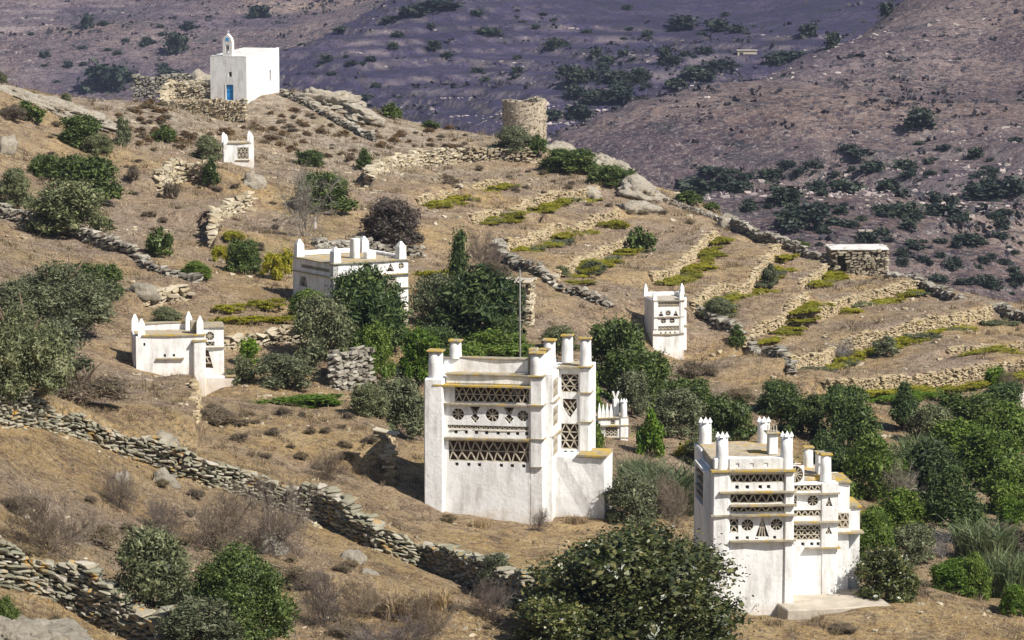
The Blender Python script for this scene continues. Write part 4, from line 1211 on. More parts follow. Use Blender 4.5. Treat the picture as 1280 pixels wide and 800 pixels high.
# ------------------------------------------------------------------ chapel
p7 = at(180 + 540 / 4.21, 30 + 430 / 4.21, 288.0)
th = R(-22)
w7, L7, h7_ = 3.62, 6.6, 4.35
org = np.array([p7[0] - w7 * math.cos(th), p7[1] - w7 * math.sin(th), p7[2]])
B = thing('chapel', 'white cubic chapel with blue door and slim bell gable on the hilltop', 'chapel', org, th)
BLD.append((p7[0] - .5, p7[1] + 3, 4.5))
facade(B, F0, 0, w7, -2.0, h7_, [(1.55, 2.30, .12, 1.85), sq(2.0, 2.78, .16, .22)], .3)
V, Fc = [], []
bk = .55   # the roof rises gently to the rear
V = [(0, .3, -2.5), (w7, .3, -2.5), (w7, L7, -2.5), (0, L7, -2.5), (0, .3, h7_), (w7, .3, h7_), (w7, L7, h7_ + bk), (0, L7, h7_ + bk)]
Fc = [(0, 3, 2, 1), (4, 5, 6, 7), (0, 1, 5, 4), (2, 3, 7, 6), (3, 0, 4, 7)]
mesh_obj('wall', V, Fc, M['white'], B)
RS = T(w7, 0, 0, 90)
V, Fc = boxes([(.04, w7 - .0, .0, L7 - .04, h7_ - .02, h7_ + .08)])
V = [(x, y, z + bk * max(0, y - .3) / L7) for x, y, z in V]
mesh_obj('roof', V, Fc, M['limeroof'], B)
facade(B, T(w7 + .04, .0, 0, 90), .02, L7 + .02, -2.5, h7_ + .04, [(4.6, 4.95, 2.0, 3.0)], .25, 'wall')
backing(B, T(w7 + .04, 0, 0, 90), 4.6, 4.95, 2.0, 3.0, .25, 'hole').name = 'window'
V, Fc = [(w7 - .2, .02, h7_), (w7 + .04, .02, h7_), (w7 + .04, L7, h7_), (w7 + .04, L7, h7_ + bk + .1), (w7 - .2, L7, h7_ + bk + .1), (w7 - .2, L7, h7_)], [(0, 1, 3, 4), (1, 2, 3), (0, 4, 5)]
mesh_obj('roof_edge', V, Fc, M['white'], B)
soft_box('door_frame', (1.47, 1.56, -.03, .1, .12, 1.92), M['white'], B, None, .01, .005)
d = soft_box('door', (1.57, 2.28, .12, .18, .12, 1.83), M['blue'], B, None, .01, 0)
for a, b in ((.2, .6), (.7, 1.15), (1.25, 1.75)):
    for q in (1.62, 1.95):
        V, Fc = boxes([(q, q + .28, .105, .119, a, b)]); mesh_obj('door_panel', V, Fc, M['bluedark'], d)
backing(B, F0, 1.84, 2.16, 2.56, 3.0, .3, 'hole').name = 'window'
# bell gable
bm = bmesh.new()
bel = facade(B, T(1.25, .05), 0, .92, h7_, h7_ + 1.35, [(.28, .64, h7_ + .35, h7_ + 1.1)], .45, 'bell_gable')
V = [(0, 0, 0), (.92, 0, 0), (.8, 0, .35), (.46, 0, .72), (.12, 0, .35)]
V = [(x, 0, z) for x, y, z in V] + [(x, .45, z) for x, y, z in V]
Fc = [(0, 1, 2, 3, 4), (9, 8, 7, 6, 5)] + [(i, i + 5, (i + 1) % 5 + 5, (i + 1) % 5) for i in range(5)]
gt = put(mesh_obj('gable_top', V, Fc, M['white'], B), T(1.25, .05, h7_ + 1.352))
V, Fc = boxes([(.30, .62, -.012, -.004, .08, .36)]); mesh_obj('blue_panel', V, Fc, M['bluedark'], gt)
V, Fc = boxes([(.44, .48, .2, .25, .7, 1.05), (.36, .56, .2, .25, .88, .93)]); mesh_obj('cross', V, Fc, M['white'], gt)
V, Fc = lathe([(.14, 0), (.12, .06), (.08, .2), (.02, .26)], 10); put(mesh_obj('bell', V, Fc, M['bell'], bel), T(.46, .22, h7_ + .72))

def stone_run(name, label, line, z, h, thick, mk, cat='wall', seed=1, sl_=.42, ch=.17, sink=1.2, gap=None, hvar=.06, parent=None, group=None):
    xy = []
    for a, b in zip(line[:-1], line[1:]):
        a = np.array(a, float); b = np.array(b, float)
        n = max(2, int(np.linalg.norm(b - a) / .4))
        xy += [a + (b - a) * k / n for k in range(n)]
    xy.append(np.array(line[-1], float))
    xy = np.array(xy)
    zz = np.full(len(xy), z) if np.isscalar(z) else np.interp(np.linspace(0, 1, len(xy)), np.linspace(0, 1, len(z)), z)
    V, Fc = stones_joined(lay_stones(xy, zz, h, thick, sl_, ch, seed, hvar, sink, False, gap))
    o = mesh_obj(name, V, Fc, M[mk], parent)
    if parent is None:
        tag(o, label, cat, group)
    return o
def gl(u, v, D):
    return at(u, v, D)
a, b, c = at(204, 149, 284), at(262, 150, 283), at(308, 149, 282)
stone_run('retaining_wall', 'rubble retaining wall of the forecourt below the chapel door', [a[:2], b[:2], c[:2]], [a[2], b[2], c[2]], 1.75, .6, 'tan', seed=31, group='dry stone walls')
a, b, c = at(204, 149, 284), at(206, 128, 286), at(216, 124, 289)
stone_run('courtyard_wall', 'rubble side wall of the chapel forecourt', [a[:2], b[:2], c[:2]], [a[2] + .2, b[2], c[2]], 1.7, .6, 'tan', seed=32, group='dry stone walls')
a, b = at(215, 126, 290), at(266, 128, 290)
cw = stone_run('courtyard_wall', 'rubble courtyard wall with small window beside the chapel', [a[:2], b[:2]], [a[2], b[2]], 2.0, .5, 'tan', seed=33, gap=None, group='dry stone walls')
V, Fc = boxes([(-.15, .15, -.34, .1, -.18, .18)])
m_ = (a + b) / 2 + np.array([.0, 0, 1.15]); V = [(x + m_[0], y + m_[1], z + m_[2]) for x, y, z in V]
mesh_obj('window', V, Fc, M['hole'], cw)
fl = [at(208, 128, 284.6), at(306, 128, 283), at(266, 125, 289.5), at(216, 124.5, 289.5)]
zt = max(q[2] for q in fl[:2]) - .05
tag(mesh_obj('courtyard', [(q[0], q[1], zt) for q in fl] + [(q[0], q[1], zt - 2.5) for q in fl], [(0, 1, 2, 3), (0, 4, 5, 1), (1, 5, 6, 2), (2, 6, 7, 3), (3, 7, 4, 0)], M['ground']), 'dirt forecourt in front of the chapel door', None, None, 'structure')
a, b, c = at(165, 106, 296), at(215, 108, 297), at(262, 106, 300)
stone_run('dry_stone_wall', 'grey rubble wall along the crest behind the chapel courtyard', [a[:2], b[:2], c[:2]], [a[2], b[2], c[2]], 1.0, .7, 'grey', seed=34, hvar=.3, group='dry stone walls')

# ------------------------------------------------------------------ ruined windmill
p8 = at(656, 178, 297.0)
rad = 1.75
B = thing('ruined_windmill', 'round roofless stone windmill tower on the crest', 'windmill', (p8[0], p8[1] + rad, p8[2]), 0)
BLD.append((p8[0], p8[1] + rad, 2.5))
ring = [(rad * math.cos(k * 2 * math.pi / 28), rad * math.sin(k * 2 * math.pi / 28)) for k in range(29)]
stone_run('stonework', None, ring, 0.0, 3.85, .55, 'mill', seed=41, sl_=.36, ch=.17, hvar=.05, parent=B, sink=1.0)
V, Fc = [], []
for (r_, z0, z1) in ((rad - .20, -1, 3.5), (rad + .235, -1, 3.7)):
    b = len(V)
    for k in range(28):
        an = k * 2 * math.pi / 28
        V += [(r_ * math.cos(an), r_ * math.sin(an), z0), (r_ * math.cos(an), r_ * math.sin(an), z1)]
    for k in range(28):
        j = (k + 1) % 28
        Fc.append((b + 2 * k, b + 2 * j, b + 2 * j + 1, b + 2 * k + 1))
for k in range(28):
    j = (k + 1) % 28
    Fc.append((2 * k + 1, 2 * j + 1, 56 + 2 * j + 1, 56 + 2 * k + 1))
mesh_obj('mortar_core', V, Fc, plain('lime_mortar', (0.38, 0.32, 0.24), .4, 3), B)

# ------------------------------------------------------------------ stone field shed, hut, ruin
def shed(pc, rz, wd, dp, ht, label, name, roofm, door, seed, mk='tan', wallm='grey'):
    B = thing(name, label, 'shed', pc, rz)
    BLD.append((pc[0] + wd / 2 * math.cos(rz), pc[1] + wd / 2 * math.sin(rz) + dp / 2, max(wd, dp) * .62))
    front = [(0, 0), (wd, 0)]
    stone_run('front_wall', None, front, 0, ht, .45, mk, seed=seed, parent=B, hvar=.01, gap=(door[0], door[1], door[2]), ch=.2)
    stone_run('side_wall', None, [(0, .2), (0, dp)], 0, ht, .45, mk, seed=seed + 1, parent=B, hvar=.01, ch=.2)
    stone_run('side_wall', None, [(wd, .2), (wd, dp)], 0, ht, .45, mk, seed=seed + 2, parent=B, hvar=.01, ch=.2)
    stone_run('rear_wall', None, [(0, dp), (wd, dp)], 0, ht, .45, mk, seed=seed + 3, parent=B, hvar=.01, ch=.2)
    V, Fc = boxes([(.1, door[0] - .02, -.1, .1, -1, ht - .1), (door[1] + .02, wd - .1, -.1, .1, -1, ht - .1), (door[0] - .02, door[1] + .02, -.1, .1, door[2], ht - .1)])
    mesh_obj('packing', V, Fc, M['hole'], B)
    for ch_ in B.children:
        if ch_.name.startswith(('front_wall', 'side_wall', 'rear_wall')): ch_['kind'] = 'stuff'
    V, Fc = boxes([(door[0] - .2, door[1] + .2, .24, .3, -.5, ht - .1)])  # near-black sheet behind the doorway, standing in for the shade indoors
    mesh_obj('interior_shade', V, Fc, M['hole'], B)
    V, Fc = boxes([(door[0] - .1, door[1] + .1, -.16, .2, door[2], door[2] + .12)])
    mesh_obj('lintel', V, Fc, M['slate'], B)
    soft_box('roof', (-.22, wd + .22, -.24, dp + .2, ht - .04, ht + .08), M[roofm], B, None, .04, .05)
    return B
p9 = at(1041, 341, 240.0)
shed(p9, R(1), 4.0, 3.2, 1.75, 'stone field shed with pale flat roof and dark doorway', 'field_shed', 'limeroof', (.35, 1.0, 1.5), 61, 'mill')
p10 = at(629, 384, 190.0)
shed(p10, R(-8), 1.45, 1.8, 1.5, 'small stone hut with pale flat roof behind the utility pole', 'field_hut', 'concrete', (.8, 1.25, 1.3), 71)
a, b, c = at(416, 484, 163), at(419, 470, 166), at(466, 474, 165)
stone_run('ruined_wall', 'ruined stub of square stone wall among the trees', [b[:2], a[:2], c[:2]], [b[2] - .5, a[2], c[2]], 1.7, .5, 'grey', seed=81, hvar=.12, group='dry stone walls')
# retaining wall end and doorway gap left of the big dovecote
a, b = at(486, 585, 141), at(482, 545, 146)
stone_run('retaining_wall', 'short dark stone wall end beside the largest dovecote', [a[:2], b[:2]], [float(hz(*(k[:2] + np.array([.6, 0])))) for k in (a, b)], 1.1, .5, 'terrace', seed=82, hvar=.2, sink=.3, sl_=.3, ch=.12, group='dry stone walls')
q = at(482, 540, 144)
tag(put(soft_box('lintel_slab', (-.55, .6, -.3, .3, -.05, .08), M['slate'], None, None, .05, .06), Matrix.Translation(Vector(q)) @ Matrix.Rotation(R(-20), 4, 'Z') @ Matrix.Rotation(R(9), 4, 'Y')), 'flat stone slab bridging the gap left of largest dovecote', 'slab')
a, b, c = at(242, 560, 138), at(244, 515, 145), at(243, 474, 150)
stone_run('retaining_wall', 'vertical end of earth bank faced with small stones before the low dovecote', [a[:2], b[:2], c[:2]], [float(hz(*(k[:2] + np.array([.7, 0])))) for k in (a, b, c)], 1.0, .35, 'terrace', seed=84, hvar=.25, group='dry stone walls', sink=.3, sl_=.28, ch=.11)
# white garden wall at the right edge
a = at(1258, 497, 187)
tag(put(soft_box('garden_wall', (0, 5, 0, .4, -1, .35), M['white'], None, None, .04, .03), Matrix.Translation(Vector(a)) @ Matrix.Rotation(R(12), 4, 'Z')), 'low white garden wall beyond the green trees', 'wall')
# utility pole and old post
q, _ = hit(648, 447)
q = at(650, 447, 172)
V, Fc = lathe([(.05, -1.0), (.05, 0), (.035, 4.75)], 8)
o = mesh_obj('utility_pole', V, Fc, M['pole'], None, True); o.location = q
tag(o, 'thin grey utility pole standing in front of stone hut', 'pole')
q = at(394, 300, 214)
V, Fc = lathe([(.13, -1.0), (.11, 0), (.09, 1.55)], 7)
o = mesh_obj('wooden_post', V, Fc, M['palebark'], None, True); o.location = q
tag(o, 'pale wooden post behind the tree-hidden dovecote', 'post')
# far huts
for (u, v, wd, lab) in ((922, 72, 5.0, 'pale flat-roofed field hut on the far hillside'), (1075, 300, 1.6, 'tiny pale-roofed shelter among far bushes')):
    q, Dq = fhit(u, v)
    B = thing('far_hut', lab, 'hut', q, 0)
    V, Fc = boxes([(0, wd, 0, wd * .6, -1, wd * .28)]); mesh_obj('wall', V, Fc, M['tan'], B)
    V, Fc = boxes([(-.2, wd + .2, -.2, wd * .6 + .2, wd * .28 + .002, wd * .28 + .2)]); mesh_obj('roof', V, Fc, M['concrete'], B)
    V, Fc = boxes([(wd * .1, wd * .3, -.05, .0, -.2, wd * .2)]); mesh_obj('doorway', V, Fc, M['hole'], B)
# ------------------------------------------------------------------ rocks
def rock(label, u, v, wp, hp, dm, seed, D=None, tilt=0, yaw=0, name='boulder', mat='granite', sub=4, flat=.35, group='granite outcrops'):
    if D is None:
        q, D = hit(u, v)
    else:
        q = at(u, v, D)
    W_ = wp / F * D; Hh = hp / F * D
    bm = bmesh.new()
    bmesh.ops.create_icosphere(bm, subdivisions=sub, radius=1)
    off = Vector((seed * 3.7, seed * 1.3, seed * 7.1))
    for vv in bm.verts:
        c = vv.co.copy()
        n1 = mnoise.fractal(c * 1.1 + off, .8, 2.0, 5)
        n2 = abs(mnoise.noise(c * 2.3 + off)) + .5 * abs(mnoise.noise(c * 5.1 + off))
        vd = mnoise.voronoi(Vector((c.x * 2.2, c.y * 2.2, c.z * 3.5)) + off)[0]; n2 += .55 * max(0, .16 - (vd[1] - vd[0])) / .16
        k = 1 + .34 * n1 - .30 * n2 + .06 * mnoise.noise(c * 9 + off)
        vv.co = Vector((c.x * W_ / 2, c.y * dm / 2, max(c.z, -.4) * Hh * .9)) * k
    me = bpy.data.meshes.new(name); bm.to_mesh(me); bm.free()
    me.shade_smooth()
    o = link(name, me, M[mat])
    o.matrix_world = Matrix.Translation(Vector(q)) @ Matrix.Rotation(R(yaw), 4, 'Z') @ Matrix.Rotation(R(tilt), 4, 'Y')
    tag(o, label, 'rock', group)
    return o
rock('long pale granite slab on the crest above the rounded shrubs', 66, 140, 170, 20, 6, 1, tilt=17, sub=5)
rock('small pale granite hump between crest slab and chapel slope', 124, 158, 50, 16, 4, 2, tilt=18)
rock('broad pale granite dome right of the chapel', 405, 131, 110, 22, 6, 3, tilt=4, sub=5)
rock('pale granite shoulder at the right end of the dome', 455, 147, 70, 16, 5, 4, tilt=22)
rock('big pale granite outcrop below the ruined mill', 762, 216, 115, 26, 9, 5, tilt=22, sub=5)
rock('blunt yellow-stained end of the granite outcrop', 800, 243, 70, 22, 7, 6, tilt=20)
rock('flat granite shelf at the foot of ruined mill', 700, 188, 70, 14, 6, 7, tilt=8)
rock('orange-spotted pale boulder below the overhanging slab wall', 35, 822, 180, 60, 4, 8, tilt=14, sub=5)
rock('tan boulder ending the second terrace wall', 740, 246, 30, 15, 2, 9, sub=3)
rock('dark weathered boulder left of the chapel', 252, 104, 34, 18, 2.5, 10, D=297, sub=3)
rock('rounded granite hump inside chapel courtyard', 236, 110, 34, 12, 2.5, 11, D=294, sub=3)
rock('pale rock ledge on terrace near lone round bush', 800, 262, 60, 14, 2.5, 12, sub=3, tilt=10)
rock('pale crest rock above the dark crest wall', 915, 284, 40, 18, 2.5, 13, sub=3, tilt=20)
rock('flat pale slab lying below the schist wall', 440, 702, 40, 16, .8, 14, sub=3, tilt=18)
rock('small pale slab lying beside the larger slab', 462, 718, 26, 8, .5, 15, sub=3, tilt=12)
rock('pale slab propped against the schist wall top', 204, 562, 34, 22, .5, 16, sub=3, tilt=38)
rock('light block on bare soil under schist wall', 152, 602, 22, 18, .6, 17, sub=3, tilt=20)
rock('tan block embedded at the schist wall foot', 205, 605, 44, 22, .8, 18, sub=3, mat='granite')
rock('lichened block between the bare shrubs', 338, 690, 52, 34, 1.2, 19, sub=3, tilt=12)
rock('pale rock on the left slope by thorn shrubs', 8, 190, 30, 26, 1.5, 20, sub=3)
rock('pale rock beneath the tiny dovecote', 316, 232, 34, 20, 2, 21, sub=3)
rock('grey rock slab beside the large spreading shrub', 180, 372, 46, 16, 1.5, 22, sub=3, tilt=12)

# ------------------------------------------------------------------ plants
def quads_mesh(name, C, U, Wd, mat, extra=None):
    """leaf blades: centre C, half-length vectors U, half-width vectors Wd -> pointed quads"""
    n = len(C)
    V = np.empty((n, 4, 3))
    V[:, 0] = C - U; V[:, 1] = C + Wd - U * .1; V[:, 2] = C + U; V[:, 3] = C - Wd - U * .1
    V = V.reshape(-1, 3)
    Fc = np.arange(n * 4).reshape(n, 4)
    Vl = [V]; Fl = Fc.tolist()
    if extra is not None:
        o = len(V)
        for ev, ef in extra:
            Vl.append(ev); Fl += (ef + o).tolist(); o += len(ev)
    me = bpy.data.meshes.new(name)
    me.from_pydata(np.concatenate(Vl).tolist(), [], Fl)
    me.materials.append(mat)
    return me

_b = bmesh.new(); bmesh.ops.create_icosphere(_b, subdivisions=2, radius=1)
ICO_V = np.array([v.co[:] for v in _b.verts]); ICO_F = np.array([[v.index for v in f.verts] for f in _b.faces]); _b.free()
_b = bmesh.new(); bmesh.ops.create_icosphere(_b, subdivisions=1, radius=1)
IC1_V = np.array([v.co[:] for v in _b.verts]); IC1_F = np.array([[v.index for v in f.verts] for f in _b.faces]); _b.free()

def crown_mesh(seed, mat, n, leaf, nl=18, shape='dome', core=True, aspect=.45, up=0.25, low=IC1_V, lowf=IC1_F):
    """leaf mass filling a unit box (x, y in -.5..5, z in 0..1) built of uneven lobes"""
    r = np.random.default_rng(seed)
    if shape == 'dome':
        a = r.random(nl) * 2 * np.pi; ph = np.arccos(1 - r.random(nl) * 1.15)
        rr = .30 * (.75 + .45 * r.random(nl))
        c = np.stack([rr * np.sin(ph) * np.cos(a), rr * np.sin(ph) * np.sin(a), .34 + 1.45 * rr * np.cos(ph)], 1)
        rad = .13 + .10 * r.random(nl)
        ns = nl // 2
        sa = np.arange(ns) * 6.283 / ns + r.random(ns); sr = .33 + .06 * r.random(ns)
        c = np.concatenate([c, np.stack([sr * np.cos(sa), sr * np.sin(sa), .10 + .10 * r.random(ns)], 1), [[0, 0, .36]]])
        rad = np.concatenate([rad, .10 + .06 * r.random(ns), [.26]])
    elif shape == 'wide':
        a = r.random(nl) * 2 * np.pi; q = .36 * np.sqrt(r.random(nl))
        c = np.stack([q * np.cos(a), q * np.sin(a), .25 + .45 * r.random(nl) * (1 - q / .5)], 1)
        rad = .12 + .10 * r.random(nl)
        ns = nl // 2
        sa = np.arange(ns) * 6.283 / ns + r.random(ns); sr = .2 + .2 * r.random(ns)
        c = np.concatenate([c, np.stack([sr * np.cos(sa), sr * np.sin(sa), .08 + .12 * r.random(ns)], 1)])
        rad = np.concatenate([rad, .10 + .06 * r.random(ns)])
    elif shape == 'column':
        t = np.linspace(.1, .92, nl)
        a = r.random(nl) * 6.28; q = .16 * np.sin(np.pi * np.clip(t * .8 + .15, 0, 1)) + .05
        c = np.stack([q * np.cos(a), q * np.sin(a), t], 1)
        rad = (.10 + .12 * np.sin(np.pi * (t * .75 + .2)))
    elif shape == 'cone':
        t = r.random(nl) ** .8
        a = r.random(nl) * 6.28; q = .36 * (1 - t) * (.5 + .5 * r.random(nl)) + .03
        c = np.stack([q * np.cos(a), q * np.sin(a), .1 + .82 * t], 1)
        rad = .07 + .14 * (1 - t)
    else:  # mat
        a = r.random(nl) * 6.28; q = .42 * np.sqrt(r.random(nl))
        c = np.stack([q * np.cos(a), q * np.sin(a), .12 + .38 * r.random(nl)], 1)
        rad = .05 + .12 * r.random(nl) ** 2
    w_ = rad ** 2; w_ /= w_.sum()
    li = r.choice(len(c), n, p=w_)
    d = r.normal(size=(n, 3)); d[:, 2] += up; d /= np.linalg.norm(d, axis=1, keepdims=True)
    jag = 1 + .36 * np.sin(d[:, 0] * 7 + li) * np.sin(d[:, 1] * 6 + 2 * li) * np.cos(d[:, 2] * 5 + li)
    rr = rad[li] * (.70 + .55 * r.random(n) ** 1.8) * jag
    P = c[li] + d * rr[:, None]
    ng = max(60, n // 8)
    gi = r.integers(0, ng, n)
    first = np.full(ng, -1); first[gi[::-1]] = np.arange(n)[::-1]
    P = P * .12 + .88 * P[first[gi]] + r.normal(size=(n, 3)) * leaf * 1.6
    deep = r.random(n) < .28
    P[deep] = c[li[deep]] + d[deep] * (rad[li[deep]] * (.45 + .35 * r.random(deep.sum())))[:, None]
    P[:, 2] = np.maximum(P[:, 2], .01 + .03 * r.random(n))
    d = .5 * d + .5 * d[first[gi]]
    nrm = d + .7 * r.normal(size=(n, 3)); nrm /= np.linalg.norm(nrm, axis=1, keepdims=True)
    t = np.cross(nrm, r.normal(size=(n, 3))); t /= np.linalg.norm(t, axis=1, keepdims=True)
    b = np.cross(nrm, t)
    L = leaf * (.6 + .8 * r.random((n, 1))) * np.where(deep, 2.0, 1.0)[:, None]
    ex = []
    if core:
        for k in range(len(c)):
            ev = low * (rad[k] * .45 * (1 + .2 * r.normal(size=(len(low), 1)))) + c[k]
            ev[:, 2] = np.maximum(ev[:, 2], .0)
            ex.append((ev, lowf))
    return quads_mesh('foliage', P, t * L, b * L * aspect, mat, ex)

def prism(V, Fc, p, q, r0, r1):
    d = q - p; L = np.linalg.norm(d)
    if L < 1e-6: return
    d = d / L
    s = np.cross(d, [0.3, .5, .81]); s /= np.linalg.norm(s); t = np.cross(d, s)
    b = len(V)
    for (c, r_) in ((p, r0), (q, r1)):
        for k in range(3):
            a = k * 2.094
            V.append(c + r_ * (math.cos(a) * s + math.sin(a) * t))
    for k in range(3):
        j = (k + 1) % 3
        Fc.append((b + k, b + j, b + 3 + j, b + 3 + k))

def bare_mesh(seed, mat, stems=7, levels=4, spread=.9, thick=.012, fine=3):
    r = np.random.default_rng(seed)
    V, Fc = [], []
    def grow(p, d, L, th_, lev):
        n = 2 if lev else 3
        for k in range(n):
            d2 = d + .22 * r.normal(size=3); d2 /= np.linalg.norm(d2)
            q = p + d2 * L / n
            prism(V, Fc, p, q, th_ * (1 - .2 * k), th_ * (.85 - .2 * k))
            p, d = q, d2
            if lev < levels:
                for _ in range(fine if lev else 2):
                    d3 = d + .65 * r.normal(size=3); d3[2] += .15; d3 /= np.linalg.norm(d3)
                    grow(p, d3, L * (.45 + .25 * r.random()), th_ * .55, lev + 1)
    for s in range(stems):
        a = r.random() * 6.28; sp = spread * (.3 + .7 * r.random())
        d = np.array([sp * math.cos(a), sp * math.sin(a), 1.0]); d /= np.linalg.norm(d)
        grow(np.array([.03 * math.cos(a), .03 * math.sin(a), 0.0]), d, .55 + .2 * r.random(), thick, 0)
    V = np.array(V)
    ext = np.percentile(np.abs(V[:, :2]), 98)
    V[:, :2] *= .5 / ext; V[:, 2] *= 1 / np.percentile(V[:, 2], 99.5)
    V[:, 2] = np.maximum(V[:, 2], -.05)
    me = bpy.data.meshes.new('twigs')
    me.from_pydata(V.tolist(), [], Fc); me.materials.append(mat)
    return me

def reed_mesh(seed, mat, n=600):
    r = np.random.default_rng(seed)
    V, Fc = [], []
    for k in range(n):
        a = r.random() * 6.28; q = .42 * math.sqrt(r.random())
        p = np.array([q * math.cos(a), q * math.sin(a), 0]); h = .5 + .5 * r.random()
        l = np.array([r.normal() * .16, r.normal() * .16, 0]); s = np.array([math.cos(a * 3), math.sin(a * 3), 0]) * .012
        q1 = p + l * .35 + np.array([0, 0, h * .65]); q2 = p + l * 1.5 + np.array([0, 0, h * (.8 + .2 * r.random())])
        b = len(V)
        V += [p - s, p + s, q1 + s, q1 - s, q2]
        Fc += [(b, b + 1, b + 2, b + 3), (b + 3, b + 2, b + 4)]
    me = bpy.data.meshes.new('blades'); me.from_pydata([v.tolist() for v in V], [], Fc); me.materials.append(mat)
    return me

def stem_mesh(seed, mat):
    r = np.random.default_rng(seed)
    V, Fc = [], []
    def tube(p, q, r0, r1):
        d = q - p; L = np.linalg.norm(d); d /= L
        s = np.cross(d, [0.3, .9, .1]); s /= np.linalg.norm(s); t = np.cross(d, s)
        b = len(V)
        for c, rr in ((p, r0), (q, r1)):
            for k in range(6):
                a = k * math.pi / 3
                V.append(c + rr * (math.cos(a) * s + math.sin(a) * t))
        for k in range(6):
            j = (k + 1) % 6
            Fc.append((b + k, b + j, b + 6 + j, b + 6 + k))
    f = np.array([.02, .0, .28])
    tube(np.array([0, 0, -.12]), f, .045, .035)
    for k in range(5):
        a = k * 1.257 + r.random()
        e = f + np.array([.2 * math.cos(a), .2 * math.sin(a), .22 + .15 * r.random()])
        tube(f, e, .026, .012)
        e2 = e + np.array([.1 * math.cos(a + .5), .1 * math.sin(a + .5), .12]); tube(e, e2, .012, .005)
    me = bpy.data.meshes.new('trunk'); me.from_pydata([v.tolist() for v in V], [], Fc); me.materials.append(mat)
    return me
STEMS = [stem_mesh(k, M['bark']) for k in range(2)]

SPEC = {  # material, shape, leaf aspect, lobes, upward bias
 'mastic': ('mastic', 'dome', .55, 26, .25), 'broad': ('mastic2', 'dome', .55, 22, .25), 'olive': ('olive', 'dome', .38, 24, .3),
 'juniper': ('juniper', 'dome', .30, 30, .5), 'cone': ('juniper', 'cone', .30, 34, .5), 'cypress': ('juniper', 'column', .3, 16, .6), 'fig': ('fig', 'dome', .7, 18, .4), 'leafy': ('leafy', 'dome', .5, 22, .35),
 'vine': ('vine', 'mat', .7, 34, .5), 'hedge': ('fig', 'mat', .6, 18, .5), 'dry': ('dry', 'wide', .2, 16, .5), 'purple': ('purple', 'dome', .35, 24, .3), 'spread': ('olive', 'wide', .45, 26, .3), 'dryvine': ('olive', 'mat', .5, 22, .5), 'rust': ('rust', 'dome', .3, 10, .5),
}
CACHE = {}
def foliage(kind, tier, var):
    if kind in ('bare', 'greybare'):
        tier = 1
    key = (kind, tier, var)
    if key not in CACHE:
        seed = abs(hash(kind)) % 1000 if False else sum(ord(c) for c in kind) * 7 + var * 13 + tier
        if kind == 'bare':
            me = bare_mesh(seed, M['twig'], 12, 3, 1.1, .012, 4)
        elif kind == 'greybare':
            me = bare_mesh(seed, M['greytwig'], 7, 3, .8, .014, 3)
        elif kind == 'reed':
            me = reed_mesh(seed, M['reed'], (200, 600, 1200)[tier])
        elif kind == 'tuft':
            me = reed_mesh(seed, M['grass'], (150, 400, 900)[tier])
        else:
            mk, sh, asp, nl, up = SPEC[kind]
            n, leaf = ((2400, .038), (11000, .0185), (46000, .0095))[tier]
            if tier == 2: nl = int(nl * 1.7)
            if tier == 0: nl = max(8, nl // 2)
            if kind in ('juniper', 'cone', 'cypress'): leaf *= 1.25
            if kind in ('hedge', 'rust'): n //= 2; leaf *= 1.3
            if kind in ('vine', 'dryvine'): n = 3000; leaf = .024
            me = crown_mesh(seed, M[mk], n, leaf, nl, sh, True, asp, up)
        CACHE[key] = me
    return CACHE[key]

pcount = 0
def plant(kind, u, v, wp, hp, label, cat='shrub', name=None, group=None, D=None, ground=True, dz=0.0):
    global pcount
    pcount += 1
    if D is None:
        q, D = hit(u, v)
    else:
        q = at(u, v, D); q[2] = min(q[2], float(hz(q[0], q[1]))) if ground else q[2]
    W_ = wp / F * D; Hh = hp / F * D
    tier = 2 if wp > 140 else (1 if wp > 42 else 0)
    nm = name or (cat == 'tree' and {'olive': 'olive_tree', 'leafy': 'tree', 'broad': 'tree', 'fig': 'fig_tree', 'dry': 'dead_tree', 'greybare': 'bare_tree'}.get(kind)) or {'juniper': 'juniper_tree', 'cone': 'juniper_tree', 'cypress': 'cypress_tree', 'bare': 'bare_shrub', 'greybare': 'bare_shrub', 'reed': 'reed_clump', 'vine': 'vine_patch', 'fig': 'fig_shrub', 'hedge': 'hedge', 'tuft': 'grass_tuft'}.get(kind, 'shrub')
    o = thing(nm, label, cat, q, random.uniform(0, 6.28) if kind not in ('hedge', 'vine') else random.uniform(-.15, .15), group)
    f = link({'bare': 'twigs', 'greybare': 'twigs', 'reed': 'blades', 'tuft': 'blades'}.get(kind, 'crown'), foliage(kind, tier, pcount % 2), None, o)
    rot = o.rotation_euler.z
    dpt = W_ * (.85 if kind not in ('hedge', 'vine') else .7)
    # keep width across the view whatever the turn: nearly round plants
    if kind in ('hedge', 'vine'):
        f.scale = (W_, max(dpt, .9), Hh)
    else:
        f.scale = (W_, W_, Hh)
    f.location.z = -.04 * Hh + dz
    if kind not in ('vine', 'hedge', 'rust', 'reed', 'tuft', 'bare', 'greybare'):
        t = link('trunk', STEMS[pcount % 2], None, o)
        t.scale = (W_ * .8, W_ * .8, Hh)
    return o

